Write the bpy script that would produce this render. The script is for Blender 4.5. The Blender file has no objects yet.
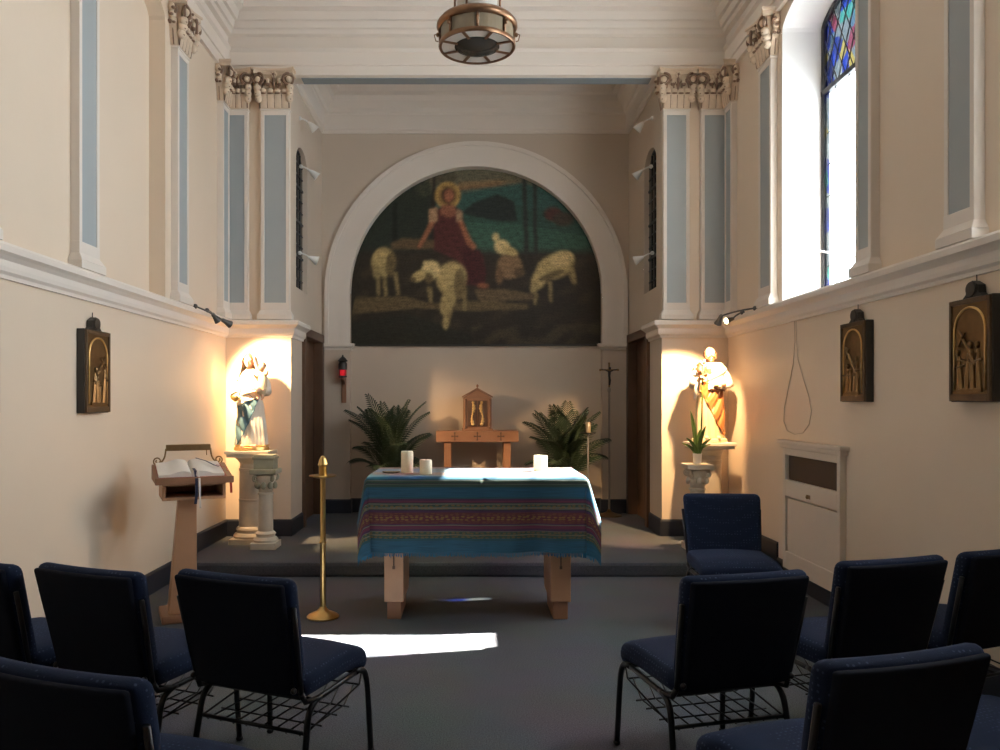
import bpy, bmesh, math, random
import numpy as np
from mathutils import Vector, Matrix

random.seed(7)
PI = math.pi
SC = bpy.context.scene
COL = SC.collection

# ------------------------------------------------------------------ camera
CAM_H = 1.47
cam = bpy.data.cameras.new('camera')
cam.sensor_fit = 'HORIZONTAL'
cam.sensor_width = 36.0
cam.lens = 28.08
cam.shift_x = 0.030
cam.shift_y = 0.027
cam.clip_start = 0.05
camo = bpy.data.objects.new('camera', cam)
COL.objects.link(camo)
camo.location = (0, 0, CAM_H)
camo.rotation_euler = (PI / 2, 0, 0)
SC.camera = camo

# ------------------------------------------------------------------ colour management
SC.view_settings.view_transform = 'Standard'
SC.view_settings.look = 'None'
SC.view_settings.gamma = 1.0
SC.view_settings.use_curve_mapping = False
SC.view_settings.exposure = 0.0
SC.cycles.use_denoising = True
SC.cycles.max_bounces = 12
SC.cycles.diffuse_bounces = 7
SC.cycles.transparent_max_bounces = 12
SC.cycles.sample_clamp_indirect = 8.0
SC.cycles.caustics_reflective = False
SC.cycles.caustics_refractive = False

# ------------------------------------------------------------------ sky
SKY = 18.0
w = bpy.data.worlds.new('sky')
SC.world = w
w.use_nodes = True
bg = w.node_tree.nodes['Background']
bg.inputs['Color'].default_value = (0.86, 0.93, 1.0, 1)
bg.inputs['Strength'].default_value = SKY

# ------------------------------------------------------------------ sun
SUN_DIR = Vector((-1.0, -0.20, -0.97)).normalized()
sun = bpy.data.lights.new('sun', 'SUN')
sun.energy = 130.0
sun.angle = math.radians(0.6)
sun.color = (1.0, 0.93, 0.83)
suno = bpy.data.objects.new('sun', sun)
COL.objects.link(suno)
suno.rotation_euler = SUN_DIR.to_track_quat('-Z', 'Y').to_euler()
suno.location = (9, 8, 9)

# ------------------------------------------------------------------ room measures
XL, XR = -2.45, 2.59
YP, YB = 7.83, 9.45          # pier face, back wall
CXL, CXR = -1.797, 1.925     # chancel side walls
YREAR = -5.0
ZC = 5.62
PZ, PY = 0.125, 6.55         # platform height and front
R_WIN = [(5.14, 6.47), (2.45, 3.72)]
SILL, SPRING, RISE = 2.29, 4.54, 0.19
GX = XR + 0.34               # glass plane of the right-hand windows

def portal(y0, y1):
    l = bpy.data.lights.new('window_daylight', 'AREA')
    l.shape = 'RECTANGLE'
    l.size = y1 - y0
    l.size_y = 2.42
    l.energy = 1
    l.cycles.is_portal = True
    o = bpy.data.objects.new('window_daylight', l)
    COL.objects.link(o)
    o.location = (GX + 0.06, (y0 + y1) / 2, SILL + 1.2)
    o.rotation_euler = Vector((-1, 0, 0)).to_track_quat('-Z', 'Z').to_euler()
for a, b in R_WIN:
    portal(a, b)

# ================================================================== helpers
def srgb(r, g, b):
    f = lambda c: c / 12.92 if c <= 0.04045 else ((c + 0.055) / 1.055) ** 2.4
    return (f(r / 255), f(g / 255), f(b / 255))

def mat(name, col, rough=0.6, metal=0.0, var=0.0, scale=8.0, bump=0.0, bscale=60.0, spec=0.5,
        sheen=0.0, transl=0.0, emit=None, estr=0.0):
    m = bpy.data.materials.new(name)
    m.use_nodes = True
    nt = m.node_tree
    N, L = nt.nodes, nt.links
    p = N['Principled BSDF']
    p.inputs['Roughness'].default_value = rough
    p.inputs['Metallic'].default_value = metal
    p.inputs['Specular IOR Level'].default_value = spec
    p.inputs['Base Color'].default_value = (*col, 1)
    if sheen:
        p.inputs['Sheen Weight'].default_value = sheen
    tc = N.new('ShaderNodeTexCoord')
    if var > 0:
        nz = N.new('ShaderNodeTexNoise')
        nz.inputs['Scale'].default_value = scale
        nz.inputs['Detail'].default_value = 5
        L.new(tc.outputs['Object'], nz.inputs['Vector'])
        mx = N.new('ShaderNodeMix')
        mx.data_type = 'RGBA'
        mx.inputs['A'].default_value = (*[min(1, c * (1 - var)) for c in col], 1)
        mx.inputs['B'].default_value = (*[min(1, c * (1 + var)) for c in col], 1)
        L.new(nz.outputs['Fac'], mx.inputs['Factor'])
        L.new(mx.outputs['Result'], p.inputs['Base Color'])
    if bump > 0:
        n2 = N.new('ShaderNodeTexNoise')
        n2.inputs['Scale'].default_value = bscale
        n2.inputs['Detail'].default_value = 4
        L.new(tc.outputs['Object'], n2.inputs['Vector'])
        b = N.new('ShaderNodeBump')
        b.inputs['Strength'].default_value = bump
        b.inputs['Distance'].default_value = 0.01
        L.new(n2.outputs['Fac'], b.inputs['Height'])
        L.new(b.outputs['Normal'], p.inputs['Normal'])
    if emit is not None:
        p.inputs['Emission Color'].default_value = (*emit, 1)
        p.inputs['Emission Strength'].default_value = estr
    if transl > 0:
        t = N.new('ShaderNodeBsdfTranslucent')
        t.inputs['Color'].default_value = (*col, 1)
        ms = N.new('ShaderNodeMixShader')
        ms.inputs[0].default_value = transl
        L.new(p.outputs[0], ms.inputs[1])
        L.new(t.outputs[0], ms.inputs[2])
        L.new(ms.outputs[0], N['Material Output'].inputs['Surface'])
    return m

class MB:
    """collects shapes and links them as ONE mesh object"""
    def __init__(s):
        s.v, s.f, s.m = [], [], []

    def add(s, vs, fs, mi=0, fn=None):
        o = len(s.v)
        if fn:
            vs = [fn(*p) for p in vs]
        s.v += [tuple(p) for p in vs]
        for f in fs:
            s.f.append(tuple(i + o for i in f))
            s.m.append(mi)
        return s

    def box(s, x0, x1, y0, y1, z0, z1, mi=0, fn=None):
        vs = [(x0, y0, z0), (x1, y0, z0), (x1, y1, z0), (x0, y1, z0), (x0, y0, z1), (x1, y0, z1), (x1, y1, z1), (x0, y1, z1)]
        return s.hexa(vs, mi, fn)

    def hexa(s, vs, mi=0, fn=None):
        return s.add(vs, [(0, 3, 2, 1), (4, 5, 6, 7), (0, 1, 5, 4), (1, 2, 6, 5), (2, 3, 7, 6), (3, 0, 4, 7)], mi, fn)

    def prism(s, poly, d0, d1, plane='xz', mi=0, fn=None):
        """poly of 2-D points extruded between d0 and d1 on the remaining axis"""
        n = len(poly)
        def P(a, b, d):
            return {'xz': (a, d, b), 'yz': (d, a, b), 'xy': (a, b, d)}[plane]
        vs = [P(a, b, d0) for a, b in poly] + [P(a, b, d1) for a, b in poly]
        fs = [tuple(range(n))[::-1], tuple(range(n, 2 * n))]
        fs += [(i, (i + 1) % n, n + (i + 1) % n, n + i) for i in range(n)]
        return s.add(vs, fs, mi, fn)

    def tube(s, pts, r, n=8, mi=0, flat=1.0, closed=False, fn=None, up=None):
        pts = [Vector(p) for p in pts]
        k = len(pts)
        rs = r if isinstance(r, (list, tuple)) else [r] * k
        tang = []
        for i in range(k):
            if closed:
                t = pts[(i + 1) % k] - pts[i - 1]
            else:
                t = pts[min(i + 1, k - 1)] - pts[max(i - 1, 0)]
            tang.append(t.normalized() if t.length > 1e-9 else Vector((0, 0, 1)))
        u = Vector(up) if up else (Vector((0, 0, 1)) if abs(tang[0].z) < 0.9 else Vector((1, 0, 0)))
        vs = []
        for i in range(k):
            t = tang[i]
            u = (u - t * u.dot(t))
            if u.length < 1e-6:
                u = t.orthogonal()
            u.normalize()
            b = t.cross(u)
            for j in range(n):
                a = 2 * PI * j / n
                vs.append(pts[i] + (u * (math.cos(a) * flat) + b * math.sin(a)) * rs[i])
        fs = []
        for i in range(k if closed else k - 1):
            i2 = (i + 1) % k
            for j in range(n):
                j2 = (j + 1) % n
                fs.append((i * n + j, i * n + j2, i2 * n + j2, i2 * n + j))
        if not closed:
            fs.append(tuple(range(n))[::-1])
            fs.append(tuple((k - 1) * n + j for j in range(n)))
        return s.add(vs, fs, mi, fn)

    def lathe(s, prof, n=24, c=(0, 0, 0), mi=0, sx=1.0, sy=1.0, fn=None, cap=True, ring=False):
        vs, fs = [], []
        k = len(prof)
        for r, z in prof:
            for j in range(n):
                a = 2 * PI * j / n
                vs.append((c[0] + r * sx * math.cos(a), c[1] + r * sy * math.sin(a), c[2] + z))
        for i in range(k if ring else k - 1):
            i2 = (i + 1) % k
            for j in range(n):
                j2 = (j + 1) % n
                fs.append((i * n + j, i * n + j2, i2 * n + j2, i2 * n + j))
        if cap and not ring:
            fs.append(tuple(range(n))[::-1])
            fs.append(tuple((k - 1) * n + j for j in range(n)))
        return s.add(vs, fs, mi, fn)

    def ell(s, c, r, nu=14, nv=9, mi=0, fn=None):
        prof = []
        for i in range(nv + 1):
            a = -PI / 2 + PI * i / nv
            prof.append((max(math.cos(a), 0.02), math.sin(a)))
        vs, fs = [], []
        for rr, z in prof:
            for j in range(nu):
                a = 2 * PI * j / nu
                vs.append((c[0] + r[0] * rr * math.cos(a), c[1] + r[1] * rr * math.sin(a), c[2] + r[2] * z))
        for i in range(nv):
            for j in range(nu):
                j2 = (j + 1) % nu
                fs.append((i * nu + j, i * nu + j2, (i + 1) * nu + j2, (i + 1) * nu + j))
        fs.append(tuple(range(nu))[::-1])
        fs.append(tuple(nv * nu + j for j in range(nu)))
        return s.add(vs, fs, mi, fn)

    def rbox(s, c, h, r, n=6, mi=0, fn=None):
        """rounded box: centre, half sizes, corner radius; fn deforms the points"""
        vs, fs, idx = [], [], {}
        def steps(hh):
            inner = hh - r
            a = [-hh + r * (1 - math.cos(t * PI / 2 / 3)) for t in range(0, 3)]
            m = [-inner + 2 * inner * t / n for t in range(n + 1)]
            return a + m + [-q for q in a[::-1]]
        S = [steps(q) for q in h]
        dims = [len(q) for q in S]
        def vid(i, j, k):
            key = (i, j, k)
            if key not in idx:
                p = Vector((S[0][i], S[1][j], S[2][k]))
                q = Vector([max(-(h[a] - r), min(h[a] - r, p[a])) for a in range(3)])
                d = p - q
                if d.length > 1e-9:
                    p = q + d.normalized() * r
                idx[key] = len(vs)
                vs.append((c[0] + p.x, c[1] + p.y, c[2] + p.z))
            return idx[key]
        I, J, K = dims
        for i in range(I - 1):
            for j in range(J - 1):
                fs.append((vid(i, j, 0), vid(i, j + 1, 0), vid(i + 1, j + 1, 0), vid(i + 1, j, 0)))
                fs.append((vid(i, j, K - 1), vid(i + 1, j, K - 1), vid(i + 1, j + 1, K - 1), vid(i, j + 1, K - 1)))
        for i in range(I - 1):
            for k in range(K - 1):
                fs.append((vid(i, 0, k), vid(i + 1, 0, k), vid(i + 1, 0, k + 1), vid(i, 0, k + 1)))
                fs.append((vid(i, J - 1, k), vid(i, J - 1, k + 1), vid(i + 1, J - 1, k + 1), vid(i + 1, J - 1, k)))
        for j in range(J - 1):
            for k in range(K - 1):
                fs.append((vid(0, j, k), vid(0, j, k + 1), vid(0, j + 1, k + 1), vid(0, j + 1, k)))
                fs.append((vid(I - 1, j, k), vid(I - 1, j + 1, k), vid(I - 1, j + 1, k + 1), vid(I - 1, j, k + 1)))
        return s.add(vs, fs, mi, fn)

    def grid(s, fnc, nu, nv, mi=0, closed_u=False):
        vs = []
        for j in range(nv + 1):
            for i in range(nu + (0 if closed_u else 1)):
                vs.append(fnc(i / nu, j / nv))
        W = nu if closed_u else nu + 1
        fs = []
        for j in range(nv):
            for i in range(nu):
                i2 = (i + 1) % W
                fs.append((j * W + i, j * W + i2, (j + 1) * W + i2, (j + 1) * W + i))
        return s.add(vs, fs, mi)

    def sweep(s, path, prof, mi=0, closed_prof=True):
        """profile [(out, z)] carried along a plan polyline; 'out' is to the right of travel"""
        k = len(path)
        offs = []
        for i in range(k):
            ns = []
            if i > 0:
                d = Vector((path[i][0] - path[i - 1][0], path[i][1] - path[i - 1][1])).normalized()
                ns.append(Vector((d.y, -d.x)))
            if i < k - 1:
                d = Vector((path[i + 1][0] - path[i][0], path[i + 1][1] - path[i][1])).normalized()
                ns.append(Vector((d.y, -d.x)))
            if len(ns) == 2:
                m = (ns[0] + ns[1])
                m = m / max(m.dot(ns[0]), 0.2)
            else:
                m = ns[0]
            offs.append(m)
        vs = []
        n = len(prof)
        for i in range(k):
            for o, z in prof:
                vs.append((path[i][0] + offs[i].x * o, path[i][1] + offs[i].y * o, z))
        fs = []
        for i in range(k - 1):
            for j in range(n if closed_prof else n - 1):
                j2 = (j + 1) % n
                fs.append((i * n + j, i * n + j2, (i + 1) * n + j2, (i + 1) * n + j))
        if closed_prof:
            fs.append(tuple(range(n))[::-1])
            fs.append(tuple((k - 1) * n + j for j in range(n)))
        return s.add(vs, fs, mi)

    def build(s, name, mats, parent=None, smooth=False, bevel=0.0, loc=(0, 0, 0), rotz=0.0, auto=None):
        me = bpy.data.meshes.new(name)
        me.from_pydata(s.v, [], s.f)
        if not isinstance(mats, (list, tuple)):
            mats = [mats]
        for m in mats:
            me.materials.append(m)
        me.polygons.foreach_set('material_index', s.m)
        bm = bmesh.new()
        bm.from_mesh(me)
        bmesh.ops.recalc_face_normals(bm, faces=bm.faces)
        if smooth:
            for f in bm.faces:
                f.smooth = True
            if auto:
                for e in bm.edges:
                    if len(e.link_faces) == 2 and e.calc_face_angle(0) > auto:
                        e.smooth = False
        bm.to_mesh(me)
        bm.free()
        me.update()
        o = bpy.data.objects.new(name, me)
        COL.objects.link(o)
        o.location = loc
        o.rotation_euler = (0, 0, rotz)
        if parent:
            o.parent = parent
        if bevel > 0:
            b = o.modifiers.new('bevel', 'BEVEL')
            b.width = bevel
            b.segments = 2
            b.limit_method = 'ANGLE'
        return o

def tag(o, label, cat, group=None):
    o['label'] = label
    o['category'] = cat
    if group:
        o['group'] = group
    return o

def thing(name, label, cat, loc=(0, 0, 0), rotz=0.0, group=None):
    o = bpy.data.objects.new(name, None)
    o.empty_display_size = 0.1
    COL.objects.link(o)
    o.location = loc
    o.rotation_euler = (0, 0, rotz)
    return tag(o, label, cat, group)

def struct(o):
    o['kind'] = 'structure'
    return o

def sempty(name, loc=(0, 0, 0)):
    o = bpy.data.objects.new(name, None)
    COL.objects.link(o)
    o.location = loc
    return struct(o)

def copy_tree(o, parent=None):
    c = o.copy()
    COL.objects.link(c)
    if parent:
        c.parent = parent
    for ch in list(o.children):
        copy_tree(ch, c)
    return c

def spiral(c, r0, r1, turns, n, plane, a0=0.0, sgn=1):
    pts = []
    for i in range(n + 1):
        t = i / n
        a = a0 + sgn * t * turns * 2 * PI
        r = r0 + (r1 - r0) * t
        u, v = r * math.cos(a), r * math.sin(a)
        pts.append(plane(c, u, v))
    return pts

def bez(p0, p1, p2, p3, n=10):
    out = []
    for i in range(n + 1):
        t = i / n
        out.append(tuple((1 - t) ** 3 * a + 3 * (1 - t) ** 2 * t * b + 3 * (1 - t) * t * t * c + t ** 3 * d
                         for a, b, c, d in zip(p0, p1, p2, p3)))
    return out

# ================================================================== materials
M_WALL = mat('cream_plaster', (0.76, 0.635, 0.50), 0.42, var=0.035, scale=2.5, bump=0.05, bscale=30)
M_WALL_DIM = mat('dimmed_chancel_plaster', (0.60, 0.505, 0.41), 0.7, var=0.04, scale=2.5)  # wall plaster in a darker tan: the chancel's dimness put into its colour
M_TRIM = mat('ivory_paint', (0.78, 0.71, 0.635), 0.55, var=0.03, scale=3, bump=0.02)
M_NICHE = mat('cream_niche_paint', (0.76, 0.635, 0.50), 0.75, var=0.03, scale=2)
M_REVEAL = mat('white_reveal_paint', (0.90, 0.87, 0.83), 0.6, var=0.02)
M_CEIL = mat('ceiling_paint', (0.82, 0.76, 0.70), 0.8, var=0.02)
M_BLUE = mat('grey_blue_paint', (0.37, 0.405, 0.415), 0.6, var=0.04, scale=3)
M_BAND = mat('slate_blue_paint', (0.26, 0.30, 0.32), 0.6, var=0.03)
M_BASE = mat('navy_vinyl_base', (0.018, 0.022, 0.034), 0.45, var=0.1)
M_GILT = mat('antiqued_cream', (0.70, 0.56, 0.42), 0.6, var=0.12, scale=30)
M_UMBER = mat('umber_glaze', (0.24, 0.145, 0.095), 0.6, var=0.2, scale=30)
M_DOOR = mat('dark_oak', (0.115, 0.06, 0.033), 0.45, var=0.3, scale=6)
M_OAK = mat('oak_veneer', (0.47, 0.26, 0.145), 0.42, var=0.12, scale=10, bump=0.03)
M_OAK2 = mat('oak_red_veneer', (0.30, 0.150, 0.082), 0.45, var=0.15, scale=12)
M_BRASS = mat('brass', (0.62, 0.42, 0.16), 0.28, metal=1.0, var=0.06)
M_BRASSD = mat('aged_brass', (0.30, 0.20, 0.10), 0.4, metal=0.9, var=0.15, scale=25)
M_COPPER = mat('copper_bronze', (0.25, 0.14, 0.08), 0.38, metal=0.9, var=0.2, scale=18)
M_BRONZE = mat('bronze_relief', (0.20, 0.125, 0.055), 0.36, metal=0.8, var=0.25, scale=25)
M_BRONZED = mat('bronze_border', (0.11, 0.075, 0.045), 0.4, metal=0.6, var=0.25, scale=25)
M_FRAME = mat('dark_frame', (0.032, 0.028, 0.024), 0.42, var=0.2)
M_BLACK = mat('black_steel', (0.012, 0.012, 0.014), 0.32, metal=0.2)
M_GOLD = mat('gold_leaf', (0.75, 0.50, 0.20), 0.35, metal=0.8, var=0.15, scale=30)
M_STONE = mat('veined_marble', (0.56, 0.48, 0.38), 0.45, var=0.25, scale=9)
M_STONE2 = mat('greenish_marble', (0.36, 0.35, 0.26), 0.45, var=0.2, scale=14)
M_SLAB = mat('pale_marble', (0.68, 0.60, 0.48), 0.4, var=0.12, scale=9)
M_SKIN = mat('painted_skin', (0.72, 0.46, 0.31), 0.45, var=0.05)
M_HAIR = mat('painted_hair', (0.14, 0.06, 0.028), 0.5, var=0.2, scale=40)
M_WHITE = mat('painted_white_robe', (0.80, 0.74, 0.64), 0.5, var=0.05, scale=12)
M_ROBEC = mat('painted_cream_robe', (0.66, 0.52, 0.33), 0.5, var=0.08, scale=12)
M_MANTLE = mat('painted_blue_mantle', (0.10, 0.20, 0.27), 0.45, var=0.18, scale=10)
M_OCHRE = mat('painted_ochre_mantle', (0.42, 0.155, 0.045), 0.45, var=0.18, scale=10)
M_BROWN = mat('painted_brown_tunic', (0.16, 0.07, 0.035), 0.5, var=0.1)
M_WAX = mat('candle_wax', (0.86, 0.80, 0.66), 0.5, transl=0.35)
M_WICK = mat('burnt_wick', (0.02, 0.018, 0.015), 0.9)
M_LEAF = mat('palm_green', (0.030, 0.052, 0.026), 0.5, var=0.35, scale=12)
M_SNAKE = mat('snake_plant_green', (0.10, 0.17, 0.035), 0.45, var=0.35, scale=30)
M_POT = mat('white_pot', (0.78, 0.74, 0.68), 0.4)
M_POTD = mat('dark_planter', (0.05, 0.04, 0.035), 0.5)
M_RED = mat('ruby_glass', (0.55, 0.01, 0.015), 0.15, emit=(1.0, 0.03, 0.05), estr=0.35)
M_LAMPW = mat('white_lamp_enamel', (0.82, 0.80, 0.76), 0.35)
M_STEEL = mat('satin_steel', (0.42, 0.38, 0.33), 0.35, metal=0.8)
M_GUN = mat('gunmetal', (0.10, 0.095, 0.09), 0.35, metal=0.7)
M_BULB = mat('lit_bulb', (1, 0.9, 0.7), 0.3, emit=(1.0, 0.72, 0.38), estr=12.0)
M_PAGE = mat('book_paper', (0.80, 0.76, 0.70), 0.7, var=0.04, scale=40)
M_COVER = mat('book_cover_red', (0.28, 0.03, 0.02), 0.5)
M_RIBR = mat('red_ribbon', (0.45, 0.04, 0.03), 0.6)
M_RIBB = mat('navy_ribbon', (0.02, 0.025, 0.06), 0.6)
M_MILK = mat('frosted_glass', (0.80, 0.76, 0.70), 0.35, transl=0.3)
M_SMOKE = mat('smoky_glass', (0.27, 0.22, 0.15), 0.2, var=0.2, scale=10)
M_DARKB = mat('dark_bowl', (0.035, 0.032, 0.028), 0.22, var=0.3)
M_COVERP = mat('radiator_cover_paint', (0.72, 0.63, 0.53), 0.5, var=0.03)
M_MESH = mat('brown_grille', (0.055, 0.035, 0.025), 0.6, var=0.1)
M_GLASSD = mat('dark_leaded_glass', (0.035, 0.037, 0.035), 0.18, var=0.3, scale=9)
M_LEAD = mat('lead_came', (0.03, 0.03, 0.032), 0.5, metal=0.3)
M_CORD = mat('cream_cord', (0.55, 0.46, 0.36), 0.6)

def carpet_mat():
    m = bpy.data.materials.new('blue_grey_carpet')
    m.use_nodes = True
    N, L = m.node_tree.nodes, m.node_tree.links
    p = N['Principled BSDF']
    p.inputs['Roughness'].default_value = 0.95
    p.inputs['Specular IOR Level'].default_value = 0.1
    tc = N.new('ShaderNodeTexCoord')
    a = N.new('ShaderNodeTexNoise'); a.inputs['Scale'].default_value = 160; a.inputs['Detail'].default_value = 3
    b = N.new('ShaderNodeTexNoise'); b.inputs['Scale'].default_value = 1.6; b.inputs['Detail'].default_value = 4
    L.new(tc.outputs['Object'], a.inputs['Vector']); L.new(tc.outputs['Object'], b.inputs['Vector'])
    r = N.new('ShaderNodeValToRGB')
    r.color_ramp.elements[0].position = 0.3; r.color_ramp.elements[0].color = (0.078, 0.086, 0.10, 1)
    r.color_ramp.elements[1].position = 0.72; r.color_ramp.elements[1].color = (0.185, 0.195, 0.215, 1)
    L.new(a.outputs['Fac'], r.inputs['Fac'])
    mx = N.new('ShaderNodeMix'); mx.data_type = 'RGBA'; mx.blend_type = 'MULTIPLY'
    mx.inputs['Factor'].default_value = 0.4
    L.new(r.outputs['Color'], mx.inputs['A']); L.new(b.outputs['Color'], mx.inputs['B'])
    L.new(mx.outputs['Result'], p.inputs['Base Color'])
    bp = N.new('ShaderNodeBump'); bp.inputs['Strength'].default_value = 0.4; bp.inputs['Distance'].default_value = 0.006
    L.new(a.outputs['Fac'], bp.inputs['Height']); L.new(bp.outputs['Normal'], p.inputs['Normal'])
    return m
M_CARPET = carpet_mat()

def fabric_mat(name, base, dot, sheen):
    m = bpy.data.materials.new(name)
    m.use_nodes = True
    N, L = m.node_tree.nodes, m.node_tree.links
    p = N['Principled BSDF']
    p.inputs['Roughness'].default_value = 0.9
    p.inputs['Specular IOR Level'].default_value = 0.15
    p.inputs['Sheen Weight'].default_value = sheen
    p.inputs['Sheen Tint'].default_value = (0.35, 0.5, 0.9, 1)
    tc = N.new('ShaderNodeTexCoord')
    v = N.new('ShaderNodeTexVoronoi'); v.inputs['Scale'].default_value = 55
    v.inputs['Randomness'].default_value = 0.25
    L.new(tc.outputs['Object'], v.inputs['Vector'])
    r = N.new('ShaderNodeValToRGB')
    r.color_ramp.elements[0].position = 0.16; r.color_ramp.elements[0].color = (*dot, 1)
    r.color_ramp.elements[1].position = 0.24; r.color_ramp.elements[1].color = (*base, 1)
    L.new(v.outputs['Distance'], r.inputs['Fac'])
    L.new(r.outputs['Color'], p.inputs['Base Color'])
    n = N.new('ShaderNodeTexNoise'); n.inputs['Scale'].default_value = 350
    L.new(tc.outputs['Object'], n.inputs['Vector'])
    b = N.new('ShaderNodeBump'); b.inputs['Strength'].default_value = 0.3; b.inputs['Distance'].default_value = 0.003
    L.new(n.outputs['Fac'], b.inputs['Height']); L.new(b.outputs['Normal'], p.inputs['Normal'])
    return m
M_FAB = fabric_mat('navy_dotted_fabric', (0.011, 0.018, 0.043), (0.042, 0.062, 0.115), 0.08)
M_FABK = mat('black_back_fabric', (0.008, 0.010, 0.018), 0.9, var=0.1, scale=60, spec=0.15)

# ================================================================== THE SETTING
def lmap(u, o, z): return (XL + o, u, z)
def rmap(u, o, z): return (XR - o, u, z)
def pmap(u, o, z): return (u, YP - o, z)

def arch_wall(mb, mp, u0, u1, z0, z1, openings, depth, mi=0, mrev=1, n=20):
    """wall sheet with arched openings and their reveals; openings: (ua, ub, sill, spring)"""
    q = lambda pts, m: mb.add([mp(*p) for p in pts], [tuple(range(len(pts)))], m)
    cur = u0
    for ua, ub, zs, zp in sorted(openings):
        rise = min(RISE, (ub - ua) / 2)
        q([(cur, 0, z0), (ua, 0, z0), (ua, 0, z1), (cur, 0, z1)], mi)
        q([(ua, 0, z0), (ub, 0, z0), (ub, 0, zs), (ua, 0, zs)], mi)
        c, r = (ua + ub) / 2, (ub - ua) / 2
        arc = [(c - r * math.cos(PI * i / n), zp + rise * math.sin(PI * i / n)) for i in range(n + 1)]
        for (a, za), (b, zb) in zip(arc, arc[1:]):
            q([(a, 0, za), (b, 0, zb), (b, 0, z1), (a, 0, z1)], mi)
            q([(a, 0, za), (b, 0, zb), (b, -depth, zb), (a, -depth, za)], mrev)
        for uu in (ua, ub):
            q([(uu, 0, zs), (uu, 0, zp), (uu, -depth, zp), (uu, -depth, zs)], mrev)
        q([(ua, 0, zs), (ub, 0, zs), (ub, -depth, zs), (ua, -depth, zs)], mrev)
        cur = ub
    q([(cur, 0, z0), (u1, 0, z0), (u1, 0, z1), (cur, 0, z1)], mi)

def sweep_faces_fix(o):
    return o

# floor and platform
b = MB(); b.box(XL - 0.45, XR + 0.45, YREAR, PY + 0.4, -0.08, 0.0)
struct(b.build('floor', M_CARPET))
b = MB()
b.prism([(PY + 0.012, 0.0), (PY, 0.02), (PY - 0.006, PZ - 0.03), (PY, PZ - 0.008), (PY + 0.02, PZ), (YB + 0.2, PZ), (YB + 0.2, 0.0)], XL, XR, 'yz')
struct(b.build('floor_platform', M_CARPET))
b = MB(); b.box(XL - 0.5, XR + 0.5, YREAR - 0.1, YP + 0.2, ZC, ZC + 0.1)
struct(b.build('ceiling', M_CEIL))
b = MB(); b.box(CXL - 0.1, CXR + 0.1, YP + 0.17, YB + 0.2, 5.42, 5.52)
struct(b.build('ceiling_chancel', M_CEIL))

# right wall with its arched windows
b = MB()
arch_wall(b, rmap, YREAR, YP, 0, ZC, [(a, c, SILL, SPRING) for a, c in R_WIN], 0.42)
struct(b.build('wall_right', [M_WALL, M_REVEAL]))
# left wall with blind arched niches
L_NICHE = [(5.13, 6.27), (2.5, 3.80), (-0.25, 1.05), (-3.0, -1.7)]
b = MB()
arch_wall(b, lmap, YREAR, YP, 0, ZC, [(a, c, SILL, SPRING) for a, c in L_NICHE], 0.13, 0, 1)
for a, c in L_NICHE:
    cc, r = (a + c) / 2, (c - a) / 2
    pts = [(a, SILL), (c, SILL)] + [(cc + r * math.cos(PI * i / 20), SPRING + RISE * math.sin(PI * i / 20)) for i in range(21)]
    b.add([(XL - 0.13, y, z) for y, z in pts], [tuple(range(len(pts)))], 1)
struct(b.build('wall_left', [M_WALL, M_NICHE]))
# rear wall, behind the viewer
b = MB(); b.box(XL - 0.2, XR + 0.2, YREAR - 0.15, YREAR, 0, ZC)
struct(b.build('wall_rear', M_WALL))
# pier walls either side of the chancel, and the beam over it
b = MB(); b.add([pmap(XL, 0, 0), pmap(CXL, 0, 0), pmap(CXL, 0, ZC), pmap(XL, 0, ZC)], [(0, 1, 2, 3)])
struct(b.build('wall_pier_left', M_WALL))
b = MB(); b.add([pmap(CXR, 0, 0), pmap(XR, 0, 0), pmap(XR, 0, ZC), pmap(CXR, 0, ZC)], [(0, 1, 2, 3)])
struct(b.build('wall_pier_right', M_WALL))
b = MB()
b.box(CXL, CXR, YP, YP + 0.17, 4.73, ZC, 0)
b.box(CXL + 0.10, CXR - 0.10, YP + 0.015, YP + 0.155, 4.722, 4.73, 1)
struct(b.build('trim_chancel_beam', [M_TRIM, M_BAND]))

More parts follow.
